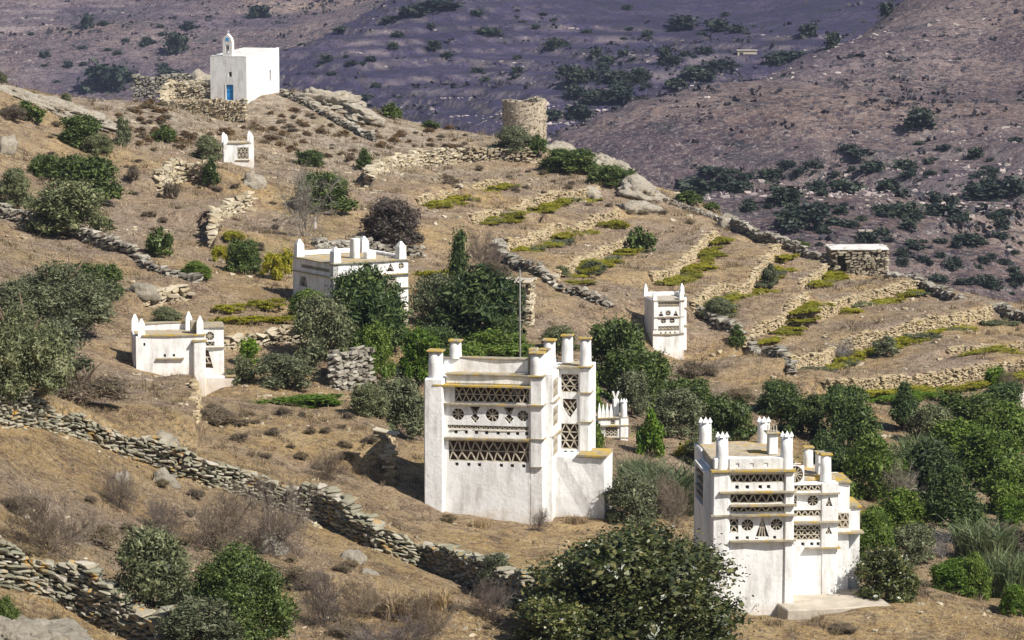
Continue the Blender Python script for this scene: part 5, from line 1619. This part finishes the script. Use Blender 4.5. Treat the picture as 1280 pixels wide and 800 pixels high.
PL = [
 # --- foreground
 ('mastic',788,822,300,186,'huge dark glossy mastic bush in front of the two big dovecotes'),
 ('mastic',690,822,110,90,'low dark bush crowding the left foot of the huge mastic'),
 ('olive',188,755,125,120,'grey-green rounded bush standing right of the slab wall'),
 ('broad',300,800,150,125,'loose dark green bush sprawling below bare shrubs'),
 ('olive',255,815,120,75,'grey-green undergrowth between two foreground bushes'),
 ('bare',62,690,125,75,'wide leafless brown thorn shrub above the slab wall'),
 ('bare',268,690,95,85,'leafless brown shrub with forked stems under schist wall'),
 ('bare',345,690,90,100,'tall leafless brown shrub touching the schist wall'),
 ('bare',408,785,70,80,'leafless twiggy shrub right of loose dark green bush'),
 ('bare',535,795,70,55,'small leafless shrub behind the straw tussock'),
 ('tuft',498,772,60,38,'straw-coloured grass tussock on bare soil'),
 ('bare',150,635,40,55,'thin leafless sapling on bare soil below schist wall'),
 ('bare',612,775,60,50,'low leafless scrub at the lower end of schist wall'),
 ('olive',622,748,50,62,'small grey-green sapling at the lower end of schist wall'),
 ('bare',412,598,55,40,'dry forked twigs behind the schist wall crest'),
 ('bare',680,815,60,60,'dead twigs under the huge mastic'),
 ('dry',120,680,60,40,'yellowish dry bush among brown thorns'),
 ('dry',25,715,50,30,'tuft of dry grey scrub by the overhanging slab'),
 ('broad',6,800,50,70,'dark bush at the orange-spotted boulder edge'),
 ('bare',480,815,120,45,'dead grey twigs tangled along the soil bank'),
 ('dry',245,800,70,55,'dry brown scrub under loose dark bush'),
 ('tuft',600,660,30,16,'dry weeds at the front wall of the largest dovecote'),
 ('bare',672,664,26,30,'dead stalks at the corner of the largest dovecote'),
 ('dry',560,652,34,12,'low dry weeds under the largest dovecote buttress'),
 ('tuft',720,655,36,14,'straw at the foot of the largest dovecote annex'),
 ('tuft',935,762,40,18,'straw at the foot of the stepped dovecote'),
 ('dry',1055,790,50,14,'dry weeds along the concrete terrace edge'),
 ('tuft',968,782,26,12,'small straw clump at the concrete terrace corner'),
 ('bare',210,668,60,50,'low leafless shrub behind grey-green rounded bush'),
 ('bare',455,770,70,50,'grey leafless shrub left of straw tussock'),
 ('dry',375,735,60,40,'brown dry scrub below the forked-stem shrubs'),
 ('dry',20,640,60,34,'dry grey scrub on the soil above thorn shrub'),
 ('dry',430,800,60,40,'tuft of brown scrub at the bank edge'),
 ('tuft',545,760,46,30,'second straw tussock on bare soil'),
 # --- left slope
 ('spread',70,405,170,110,'huge spreading grey-green shrub covering the left slope'),
 ('spread',25,492,150,160,'lower grey-green mass of the left slope thicket'),
 ('broad',118,372,80,58,'dark green crown at the thicket edge'),
 ('dry',100,505,130,70,'thin dry lower branches of the left thicket'),
 ('olive',60,470,120,90,'grey-green middle bush of the left thicket'),
 ('broad',112,250,98,72,'dark green dome shrub, tallest of the rounded shrubs'),
 ('olive',88,292,122,82,'large grey-green dome shrub by the pale wall'),
 ('olive',20,262,56,58,'grey-green dome shrub beside the large dome'),
 ('broad',60,222,60,38,'dark green shrub behind the large dome'),
 ('broad',100,182,62,48,'dark bush just below the granite slab'),
 ('olive',122,192,48,30,'grey-green bush under dark slab bush'),
 ('broad',38,152,42,32,'dark bush on the slope under the crest slab'),
 ('dry',15,150,50,30,'dry grey thorn patch below crest slab'),
 ('olive',82,128,18,14,'tiny green bush on the crest slab'),
 ('olive',2,104,16,16,'tiny green bush at the slab top'),
 ('broad',200,320,38,44,'small dark shrub above the collapsed wall end'),
 ('broad',205,178,36,22,'dark low bush right of granite hump'),
 ('olive',258,200,44,34,'grey bush left of tiny dovecote'),
 ('broad',265,232,26,34,'dark bush in front of tiny dovecote terrace'),
 ('dry',166,226,26,26,'dry brown bush on the ruined terrace'),
 ('dry',210,248,32,34,'grey thorn bush under crumbling wall'),
 ('olive',152,182,26,42,'thin grey sapling beside granite hump'),
 ('leafy',245,348,46,22,'low green bush above the low dovecote field'),
 ('broad',302,342,50,54,'dark round shrub beside yellow climber'),
 ('vine',275,328,34,42,'yellow-green climber beside the dark round shrub','plant'),
 ('olive',206,408,50,26,'grey-green bush behind the low dovecote'),
 ('vine',345,350,46,60,'yellow-green bush left of the tree-hidden dovecote','plant'),
 ('olive',352,484,88,46,'grey-green dome bush right of low dovecote'),
 ('hedge',376,508,122,26,'bright green low hedge on the terrace edge','hedge'),
 ('olive',300,480,40,40,'grey shrub against the low dovecote annex'),
 ('fig',312,455,34,34,'bright green shrub behind the grey dome bush'),
 # --- trees round the hidden dovecote
 ('greybare',382,296,84,96,'leafless grey tree above the tree-hidden dovecote','tree'),
 ('broad',405,262,90,62,'dark evergreen behind the leafless grey tree'),
 ('broad',386,208,44,26,'small dark bush above leafless tree'),
 ('broad',455,212,26,26,'round dark bush beside curved wall'),
 ('purple',492,306,92,68,'purplish brown bush below the curved wall'),
 ('juniper',462,432,112,112,'dark conifer with flat sprays before the tree-hidden dovecote','tree'),
 ('olive',402,452,86,92,'grey-green olive left of the dark conifer','tree'),
 ('leafy',385,400,60,40,'green shrub at the left foot of hidden dovecote'),
 ('dry',466,400,26,62,'brown dying conifer top among the sprays','tree'),
 ('leafy',470,470,60,70,'mid-green tree below the dark conifer','tree'),
 ('olive',545,412,72,78,'olive tree between conifer and cypress','tree'),
 ('cypress',578,362,42,74,'narrow dark cypress rising above the junipers','tree'),
 ('bare',605,335,44,50,'leafless brown bush right of the cypress'),
 ('juniper',598,432,135,112,'broad dark juniper below the cypress','tree'),
 ('juniper',622,446,70,60,'small dark juniper by the utility pole','tree'),
 ('fig',528,476,66,76,'bright yellow-green fig left of broad juniper','tree'),
 ('leafy',622,452,112,46,'light green creeper behind the largest dovecote roof'),
 ('olive',492,546,104,92,'grey olive bush left of the largest dovecote','tree'),
 ('leafy',440,480,40,50,'green shrub above the ruined stone stub'),
 ('dry',268,528,80,26,'grey dry scrub on the field below low dovecote'),
 # --- centre right
 ('broad',768,480,92,104,'tall dark tree leaning on the slim dovecote','tree'),
 ('broad',812,486,74,52,'dark tree covering the slim dovecote foot','tree'),
 ('fig',738,518,40,66,'bright green tree at the right edge of largest dovecote','tree'),
 ('leafy',741,566,30,52,'mid-green tree behind largest dovecote annex','tree'),
 ('olive',848,545,80,66,'grey-green olive below the slim dovecote','tree'),
 ('broad',908,548,82,70,'dark round tree behind the stepped dovecote','tree'),
 ('fig',812,570,40,62,'yellow-green tree in the hollow between the two big dovecotes','tree'),
 ('olive',790,520,56,70,'silvery shrub under the tall dark tree'),
 ('vine',868,575,50,44,'yellow bush touching the stepped dovecote pillars','plant'),
 ('reed',830,640,95,75,'tangle of dull reeds in the hollow left of stepped dovecote','reeds'),
 ('olive',790,655,80,70,'dull olive bush right of the largest dovecote annex'),
 ('bare',845,650,60,60,'leafless grey bush beside the stepped dovecote flank'),
 ('reed',800,612,60,50,'pale reed clump under small hidden dovecote','reeds'),
 ('broad',796,505,96,92,'dark spreading tree at the foot of slim dovecote','tree'),
 ('juniper',440,425,70,100,'dark conifer against the hidden dovecote corner','tree'),
 # --- right garden
 ('broad',1002,545,74,72,'dark tree behind stepped dovecote roof','tree'),
 ('juniper',1062,565,90,84,'dark juniper right of stepped dovecote roof','tree'),
 ('cone',1130,540,62,66,'pointed dark juniper before the fig hedge','tree'),
 ('leafy',1095,620,90,90,'green tree in the garden middle','tree'),
 ('broad',1210,540,100,66,'dark broad tree below lowest terrace wall','tree'),
 ('leafy',1255,560,90,66,'feathery light green tree at garden top','tree'),
 ('leafy',1235,610,120,80,'feathery mid-green tamarisk in the garden','tree'),
 ('leafy',1270,645,90,80,'feathery green tamarisk by the bright round bush','tree'),
 ('cone',1190,675,110,100,'layered dark juniper in the garden front','tree'),
 ('leafy',1125,668,90,66,'green bush left of layered juniper'),
 ('juniper',1030,610,60,80,'dark juniper behind the stepped dovecote wing','tree'),
 ('reed',1148,590,60,56,'pale reeds among garden junipers','reeds'),
 ('greybare',1128,630,56,60,'dead whitish branches among garden junipers'),
 ('greybare',1180,700,64,40,'dead pale brushwood below the layered juniper'),
 ('fig',1268,655,50,40,'bright lime round bush in the garden'),
 ('purple',1255,700,100,50,'grey-purple leafless mound in the garden front'),
 ('mastic',1108,752,88,82,'dark glossy bush right of the concrete terrace'),
 ('fig',1190,742,72,48,'bright green bush beside layered juniper'),
 ('leafy',1218,748,50,60,'mid-green bush touching the reed clump'),
 ('reed',1255,745,76,72,'broad-leaved reed clump at the garden corner','reeds'),
 ('fig',1268,768,44,44,'yellow-green plant before reed clump'),
 ('vine',1095,655,40,30,'lime shrub against stepped dovecote wing','plant'),
 ('hedge',1118,505,86,22,'bright fig hedge under the lowest terrace wall','hedge'),
 ('hedge',1160,500,50,24,'bright fig hedge end beside the pointed juniper','hedge'),
 ('fig',1245,485,36,28,'bright round fig under terrace wall end'),
 ('bare',1265,500,40,44,'grey thorn bush below white garden wall'),
 ('dry',1148,745,40,30,'dry grass bush right of dark glossy bush'),
 ('juniper',975,520,70,50,'dark tree top left of the crowned pillars','tree'),
 ('leafy',1040,660,80,70,'green bush behind the stepped dovecote wing'),
 ('olive',1165,560,80,60,'grey-green tree behind pale reeds','tree'),
 ('juniper',1160,620,100,80,'dark low juniper behind the layered juniper','tree'),
 ('broad',1060,520,70,50,'dark tree under the lowest terrace wall end','tree'),
 ('leafy',1195,590,100,70,'feathery green tamarisk behind the layered juniper','tree'),
 ('olive',1100,600,80,50,'grey brush between the garden junipers'),
 ('leafy',1090,700,70,70,'green bush behind the dark glossy bush'),
 ('olive',1140,700,70,50,'grey-green bush beside the dead pale brushwood'),
 ('reed',1230,700,80,60,'tall reeds behind the grey-purple mound','reeds'),
 ('juniper',1250,530,80,60,'dark juniper at the garden top corner','tree'),
 ('olive',880,580,60,50,'grey shrub behind the stepped dovecote flank'),
 ('broad',860,520,70,60,'dark green tree between olive and round tree','tree'),
 ('olive',700,440,60,40,'grey tree above the largest dovecote right tower','tree'),
 ('juniper',550,452,80,50,'dark low juniper under the olive tree','tree'),
 ('leafy',580,470,80,40,'green shrub behind the largest dovecote left pillar'),
 ('broad',430,430,60,50,'dark shrub below the grey-green olive'),
 ('olive',460,520,60,50,'grey bush beside the ruined stone stub'),
 # --- crest and terraces
 ('olive',640,190,62,36,'grey-green bush at the foot of ruined mill'),
 ('broad',672,194,28,24,'small green bush leaning on ruined mill'),
 ('broad',714,214,80,36,'dark hedge-like shrub below the granite shelf'),
 ('broad',762,232,66,34,'dark shrub extending down the granite outcrop'),
 ('broad',786,203,22,16,'small dark bush on the granite outcrop'),
 ('broad',862,254,40,16,'dark bush on crest beyond granite outcrop'),
 ('broad',886,262,30,12,'low dark bush on crest wall'),
 ('broad',998,312,34,12,'low dark bush at crest near field shed'),
 ('broad',802,314,40,38,'lone round green bush on the terraces'),
 ('broad',921,434,24,28,'small dark bush on the dividing rubble wall'),
 ('olive',898,396,52,26,'grey bush along the bending terrace wall'),
 ('olive',962,356,24,30,'grey-green bush at bending wall corner'),
 ('greybare',1060,452,58,30,'pale twiggy bush against longest terrace wall'),
 ('olive',1108,444,40,26,'grey-green bush against longest terrace wall'),
 ('olive',742,338,36,14,'grey scrub on the short terrace wall'),
 ('broad',490,148,30,20,'small dark bush on the stony crest'),
 ('broad',540,160,24,12,'tiny dark bush at the stony crest end'),
 ('dry',618,350,50,40,'brown scrub around the field hut'),
 ('dry',870,470,60,30,'dry brown scrub below the slim dovecote'),
 ('dry',925,500,60,24,'dry scrub above the dark round tree'),
 ('olive',700,345,30,14,'small grey scrub beside the divided wall'),
]
for e in PL:
    kind, u, v, wp, hp, lab = e[:6]
    plant(kind, u, v, wp, hp, lab, e[6] if len(e) > 6 else 'shrub', group={'tree': 'trees of the garden hollow'}.get(e[6] if len(e) > 6 else '', None))

# yellow-green vine patches along the feet of the terrace walls
VP0 = [(560,268,40,12),(590,258,36,10),(690,282,46,12),(640,300,30,10),(752,285,40,14),(720,306,34,10),(655,342,44,16),(730,350,52,18),(705,356,30,12),
      (845,366,40,22),(872,352,46,26),(890,338,34,20),(908,318,30,16),(905,392,46,20),(940,392,60,34),(962,372,40,40),(980,350,36,36),(1018,366,34,22),
      (958,452,48,24),(985,440,46,28),(1000,424,36,20),(1042,412,36,16),(1075,398,50,18),(1110,386,46,16),(1140,372,30,12),(1035,468,50,18),(1075,458,60,22),(1110,448,40,16),
      (1180,432,46,14),(1215,420,46,16),(1245,412,34,14),(1215,456,60,12),(1260,448,50,12),(770,284,30,18),(545,345,50,14),(330,384,50,14),(300,402,60,14),(285,388,40,12),(345,402,50,12),(255,412,30,12)]
VP = [(770,284,30,18),(545,345,50,14),(330,384,50,14),(300,402,60,14),(285,388,40,12),(345,402,50,12),(255,412,30,12),(352,330,30,24),(290,300,30,20)]
rv = np.random.default_rng(55)
vc = 0
for wdef, xy in zip(WALLS, wall_lines):
    if wdef[0] != 'terr':
        continue
    i = 2
    while i < len(xy) - 3:
        L = rv.uniform(1.2, 3.6)
        d = xy[min(i + 3, len(xy) - 1)] - xy[i]; an = math.atan2(d[1], d[0])
        nx, ny = math.sin(an), -math.cos(an)
        off = rv.uniform(.6, 1.3)
        cx, cy = xy[i] + d * .5 + off * np.array([nx, ny])
        if rv.random() < .8:
            vc += 1
            o = thing('vine_patch', 'low yellow-green vine patch growing along the foot of a terrace wall', 'plant', (cx, cy, float(hz(cx, cy)) - .03), an, 'vine patches on the terraces')
            dryp = rv.random() < .22
            if dryp:
                o.name = 'weed_patch'; tag(o, 'low grey-green weed patch growing along the foot of a terrace wall', None, 'grey weed patches on the terraces')
            f = link('crown', foliage('dryvine' if dryp else 'vine', 1, vc % 4), None, o)
            f.scale = (L * 1.35, rv.uniform(1.3, 3.0), rv.uniform(.32, .75))
        i += max(2, int(L / .4 * rv.uniform(.6, 1.1)))
for (u, v, wp, hp) in VP:
    plant('vine', u, v + 2, wp * 1.25, hp * 1.25, 'low yellow-green vine patch growing along a terrace step', 'plant', group='vine patches on the terraces')

# rusty cushion scrub on the stony crest and thorny cushions on the slopes
r = np.random.default_rng(77)
CU = []
def scatter(n, poly, wmin, wmax):
    out = []
    P = np.array(poly, float)
    while len(out) < n:
        u = r.uniform(P[:, 0].min(), P[:, 0].max()); v = r.uniform(P[:, 1].min(), P[:, 1].max())
        ins = False
        for i in range(len(P)):
            (x1, y1), (x2, y2) = P[i], P[i - 1]
            if (y1 > v) != (y2 > v) and u < (x2 - x1) * (v - y1) / (y2 - y1) + x1:
                ins = not ins
        if ins:
            out.append((u, v, r.uniform(wmin, wmax)))
    return out
for (u, v, wp) in scatter(100, [(345,135),(420,140),(480,160),(560,160),(640,185),(560,200),(480,210),(430,200),(340,190),(300,160)], 8, 19) + scatter(60, [(130,155),(200,110),(210,160),(305,160),(300,185),(180,190)], 9, 22):
    plant('rust' if r.random() < .65 else 'dry', u, v, wp, wp * .42, 'low brown cushion shrub on the stony crest ' + ('right of' if u > 320 else 'left of or below') + ' the chapel', 'shrub', 'cushion_shrub', 'low cushion shrubs ' + ('right of' if u > 320 else 'left of') + ' the chapel')
for (u, v, wp) in scatter(55, [(0,160),(90,140),(160,200),(300,230),(440,230),(330,330),(180,300),(0,250)], 8, 20) + scatter(30, [(540,215),(690,205),(760,255),(850,265),(880,290),(760,262),(560,250)], 8, 20) + scatter(26, [(230,500),(460,520),(500,600),(330,580)], 14, 34) + scatter(26, [(60,560),(300,640),(600,760),(640,800),(0,800)], 14, 36):
    _w = 'on the slope below the chapel' if v < 340 and u < 500 else ('on the topmost terraces' if v < 340 else ('on the bare field above the schist wall' if v < 560 + .2 * (u - 200) else 'on the bare soil below the schist wall'))
    plant('dry', u, v, wp, wp * .5, 'small dry thorny tuft ' + _w, 'shrub', 'dry_tuft', 'dry thorny tufts ' + _w)

# ------------------------------------------------------------------ bushes on the far hills
FB = [crown_mesh(900 + k, M['farleaf'], 420, .075, 9, 'dome' if k % 2 else 'wide', True, .6, .3) for k in range(4)]
def farbush(u, v, wp, hp):
    q, Dq = fhit(u, v)
    if q[1] < 395: return
    o = link('far_bush', FB[random.randrange(4)])
    o.location = q; W_ = wp / F * Dq
    o.scale = (W_, W_, hp / F * Dq * 1.1); o.rotation_euler.z = random.uniform(0, 6.28)
    o.location.z -= .08 * hp / F * Dq
    kk = 2 if q[1] < np.interp(u, [600, 700, 860, 1000, 1130, 1300], [640, 660, 700, 735, 780, 840]) else (1 if q[1] < np.interp(u, [50, 120, 200, 300, 400, 540, 800, 1300], [840, 865, 895, 930, 975, 1035, 1300, 1500]) else 0)
    big = wp > 22
    tag(o, ('large ' if big else 'small ') + ('dark bush on the brownish hill far behind the chapel', 'dark bush on the indigo slope behind the ruined mill', 'dark bush on the pale rocky hill beyond the field shed')[kk], 'bush',
        ('large ' if big else 'small ') + 'bushes on the ' + ('brownish', 'indigo', 'rocky')[kk] + ' far hill')
KB = [(110,36,18,22),(325,22,34,22),(222,65,32,28),(125,115,60,40),(150,105,36,26),(235,40,22,14),(210,102,40,18),(430,40,30,10),(610,44,34,16),(695,60,26,14),(490,28,30,10),(515,22,40,14),(545,12,60,12),(855,38,44,18),(898,40,34,16),(922,40,24,14),(1010,48,28,20),(1040,60,22,20),(1110,20,20,20),(985,75,50,14),(965,82,30,14),(1150,160,44,26),(700,58,26,12),(740,102,30,20),(770,104,40,22),(832,80,20,24),(870,100,50,22),(900,88,50,14),(720,110,30,26),(745,130,34,22),(800,100,30,18),(775,130,40,26),(845,115,30,20),(690,150,30,16),(720,150,40,20),(1220,200,26,16),(1090,220,36,20),(1130,212,36,18),(1055,240,50,24),(1110,240,34,18),(1230,250,70,22),(1270,245,50,30),(1180,270,60,20),(1120,270,60,24),(1020,270,50,26),(980,255,50,26),(1060,285,30,12),(1000,285,70,30),(1085,305,34,18),(1140,310,22,14),(1215,310,34,18),(1250,300,26,12),(1255,330,24,10),(1190,340,30,14),(1170,355,30,16),(1230,360,30,18),(1270,355,24,16),(870,245,60,22),(925,240,40,22),(890,230,40,16),(960,225,36,14),(1180,190,22,8),(1200,192,20,8),(1060,195,24,10),(1075,200,40,12),(1150,182,18,8),(1270,178,20,10),(930,225,26,10)]
for k in KB:
    farbush(*k)
for (u, v, wp) in scatter(120, [(870,215),(1280,190),(1280,385),(1130,340),(1020,310),(930,270)], 8, 26) + scatter(55, [(350,60),(700,0),(1000,30),(860,100),(690,160),(500,140),(380,110)], 6, 20) + scatter(22, [(0,30),(250,20),(280,60),(150,140),(0,90)], 6, 18) + scatter(22, [(700,80),(900,60),(860,105),(700,155)], 12, 34):
    farbush(u, v, wp, wp * r.uniform(.4, .65))

n = 60000
fy_ = 420 + 900 * r.random(n) ** 1.1
fu = r.uniform(-60, 1340, n); fx_ = (fu - 640) / F * fy_
ji = np.clip(np.interp(fy_, fY, np.arange(fNR)), 0, fNR - 1).astype(int); jj = np.clip((fx_ / fy_ - fS[0]) / (fS[1] - fS[0]), 0, fNC - 1).astype(int)
want = .12 + 1.1 * (st * (1 - st) * 4 * tm)[ji, jj] + .5 * fbm(fx_ / 25, fy_ / 25, 401, 3)
k = want > r.random(n) * 1.1
fx_, fy_ = fx_[k], fy_[k]; fz_ = fhz(fx_, fy_)
m = len(fx_); per_ = 5
sz = (.30 + 1.1 * r.random(m) ** 3) * (fy_ / 650) ** .5
C_ = np.repeat(np.stack([fx_, fy_, fz_], 1), per_, 0) + r.normal(size=(m * per_, 3)) * np.repeat(sz, per_)[:, None] * np.array([.55, .55, .22])
C_[:, 2] += np.repeat(sz, per_) * .3
U_ = r.normal(size=(m * per_, 3)); U_ /= np.linalg.norm(U_, axis=1, keepdims=True)
W2 = np.cross(U_, r.normal(size=(m * per_, 3))); W2 /= np.linalg.norm(W2, axis=1, keepdims=True)
ss = np.repeat(sz, per_)[:, None] * .55
fo_ = link('far_scrub', quads_mesh('far_scrub', C_, U_ * ss, W2 * ss * .8, make_leaf('far_scrub_leaves', [(0.030, 0.030, 0.040), (0.055, 0.050, 0.060), (0.09, 0.075, 0.07)], 0)))
tag(fo_, 'low dark scrub dotting the far hillsides', 'scrub', None, 'stuff')
n = 9000
fy_ = 420 + 400 * r.random(n); fu = r.uniform(500, 1340, n); fx_ = (fu - 640) / F * fy_
k = (fbm(fx_ / 45, fy_ / 45, 411, 3) + .25 * (fy_ > 520)) > .15
fx_, fy_ = fx_[k], fy_[k]; fz_ = fhz(fx_, fy_)
sts = [(np.array([x, y, z]), np.array([1.2, .9, .6]) * (.35 + 1.1 * r.random() ** 4), r.random() * 6.28, r.normal() * .2, r.normal() * .2, int(r.integers(8))) for x, y, z in zip(fx_, fy_, fz_)]
n = 90000
fy_ = 420 + 850 * r.random(n); fu = r.uniform(-40, 1320, n); fx_ = (fu - 640) / F * fy_
ji = np.clip(np.interp(fy_, fY, np.arange(fNR)), 0, fNR - 1).astype(int); jj = np.clip((fx_ / fy_ - fS[0]) / (fS[1] - fS[0]), 0, fNC - 1).astype(int)
k = ((st * (1 - st) * 4 * tm)[ji, jj] > .45) & (fbm(fx_ / 18, fy_ / 18, 421, 3) > -.05)
fx_, fy_ = fx_[k], fy_[k]; fz_ = fhz(fx_, fy_)
sts += [(np.array([x, y, z + .1]), np.array([1.3, .7, .6]) * (.45 + .5 * r.random()) * (y / 700) ** .5, r.normal() * .3, r.normal() * .1, r.normal() * .1, int(r.integers(8))) for x, y, z in zip(fx_, fy_, fz_)]
print('far stones', len(sts))
V, Fc = stones_joined(sts)
tag(mesh_obj('far_rocks', V, Fc, M['far_rock']), 'pale rocks and terrace rubble strewn over the far hills', 'rocks', None, 'stuff')

# ------------------------------------------------------------------ dry grass and loose stones
def free(x, y):
    k = np.ones(len(x), bool)
    for (bx, by, br) in BLD:
        k &= (x - bx) ** 2 + (y - by) ** 2 > br ** 2
    return k
n = 150000
yy = 97 + (205 * r.random(n) ** 1.5)
xx = (r.random(n) - .5) * .36 * yy
dens = fbm(xx / 3.2, yy / 3.2, 91, 3) + .5 * fbm(xx / 14, yy / 14, 95, 2)
k = (dens + .55 * r.normal(size=n) > .12) & free(xx, yy)
xx, yy = xx[k], yy[k]
zz = hz(xx, yy)
m = len(xx)
hgt = (.06 + .16 * r.random(m) ** 2) * (yy / 120) ** .5
a = r.random(m) * 6.28
wd = .022 * (yy / 120)
lean = .7 * hgt[:, None] * r.normal(size=(m, 2))
V = np.empty((m, 3, 3))
V[:, 0] = np.stack([xx - wd * np.cos(a), yy - wd * np.sin(a), zz - .02], 1)
V[:, 1] = np.stack([xx + wd * np.cos(a), yy + wd * np.sin(a), zz - .02], 1)
V[:, 2] = np.stack([xx + lean[:, 0], yy + lean[:, 1], zz + hgt], 1)
tag(mesh_obj('dry_grass', V.reshape(-1, 3), np.arange(m * 3).reshape(m, 3), M['grass']), 'short dry straw grass on the slopes', 'grass', None, 'stuff')
n = 9000
yy = 97 + 215 * r.random(n) ** 1.25; xx = (r.random(n) - .5) * .36 * yy
k = (fbm(xx / 2.2, yy / 2.2, 231, 3) + .6 * fbm(xx / 12, yy / 12, 235, 2) + .3 * r.normal(size=n) > .28) & free(xx, yy)
xx, yy = xx[k], yy[k]; m = len(xx); per_ = 16
hh = np.repeat((.12 + .28 * r.random(m) ** 2) * (yy / 125) ** .6, per_)
bx = np.repeat(xx, per_) + r.normal(size=m * per_) * .10 * np.repeat((yy / 125), per_); by = np.repeat(yy, per_) + r.normal(size=m * per_) * .10
bz = hz(bx, by) - .03
a = r.random(m * per_) * 6.28; wd = .016 * by / 110
ln = .55 * hh[:, None] * r.normal(size=(m * per_, 2))
V = np.empty((m * per_, 3, 3))
V[:, 0] = np.stack([bx - wd * np.cos(a), by - wd * np.sin(a), bz], 1); V[:, 1] = np.stack([bx + wd * np.cos(a), by + wd * np.sin(a), bz], 1)
V[:, 2] = np.stack([bx + ln[:, 0], by + ln[:, 1], bz + hh], 1)
tag(mesh_obj('dry_weeds', V.reshape(-1, 3), np.arange(m * per_ * 3).reshape(-1, 3), make_leaf('dry_weeds', [(0.10, 0.07, 0.045), (0.20, 0.14, 0.085), (0.34, 0.25, 0.15), (0.22, 0.19, 0.08)], .15)), 'tufts of dry brown weeds on the slopes', 'weeds', None, 'stuff')
n = 7000
yy = 97 + 200 * r.random(n) ** 1.3; xx = (r.random(n) - .5) * .36 * yy
dens = fbm(xx / 5, yy / 5, 191, 3)
k = (dens > .15) & free(xx, yy)
xx, yy = xx[k], yy[k]; zz = hz(xx, yy)
sts = [(np.array([x, y, z + .02]), np.array([1, .8, .5]) * (.10 + .28 * r.random() ** 3) * (y / 130) ** .7, r.random() * 6.28, r.normal() * .2, r.normal() * .2, int(r.integers(8))) for x, y, z in zip(xx, yy, zz)]
V, Fc = stones_joined(sts)
tag(mesh_obj('loose_stones', V, Fc, M['tan']), 'loose pale stones strewn over the slopes', 'stones', None, 'stuff')

# ------------------------------------------------------------------ haze
V, Fc = boxes([(-1390, 1390, -190, 1690, -63, 70)])
hzo = mesh_obj('haze', V, Fc)
mh = bpy.data.materials.new('haze_air'); mh.use_nodes = True
n_ = mh.node_tree; n_.nodes.clear()
out = n_.nodes.new('ShaderNodeOutputMaterial'); pv = n_.nodes.new('ShaderNodeVolumePrincipled')
pv.inputs['Color'].default_value = (0.62, 0.70, 1.0, 1)
pv.inputs['Density'].default_value = 0.0001
pv.inputs['Anisotropy'].default_value = 0.2
n_.links.new(pv.outputs[0], out.inputs['Volume'])
hzo.data.materials.append(mh)
tag(hzo, 'thin bluish haze in the valley air', None, None, 'stuff')
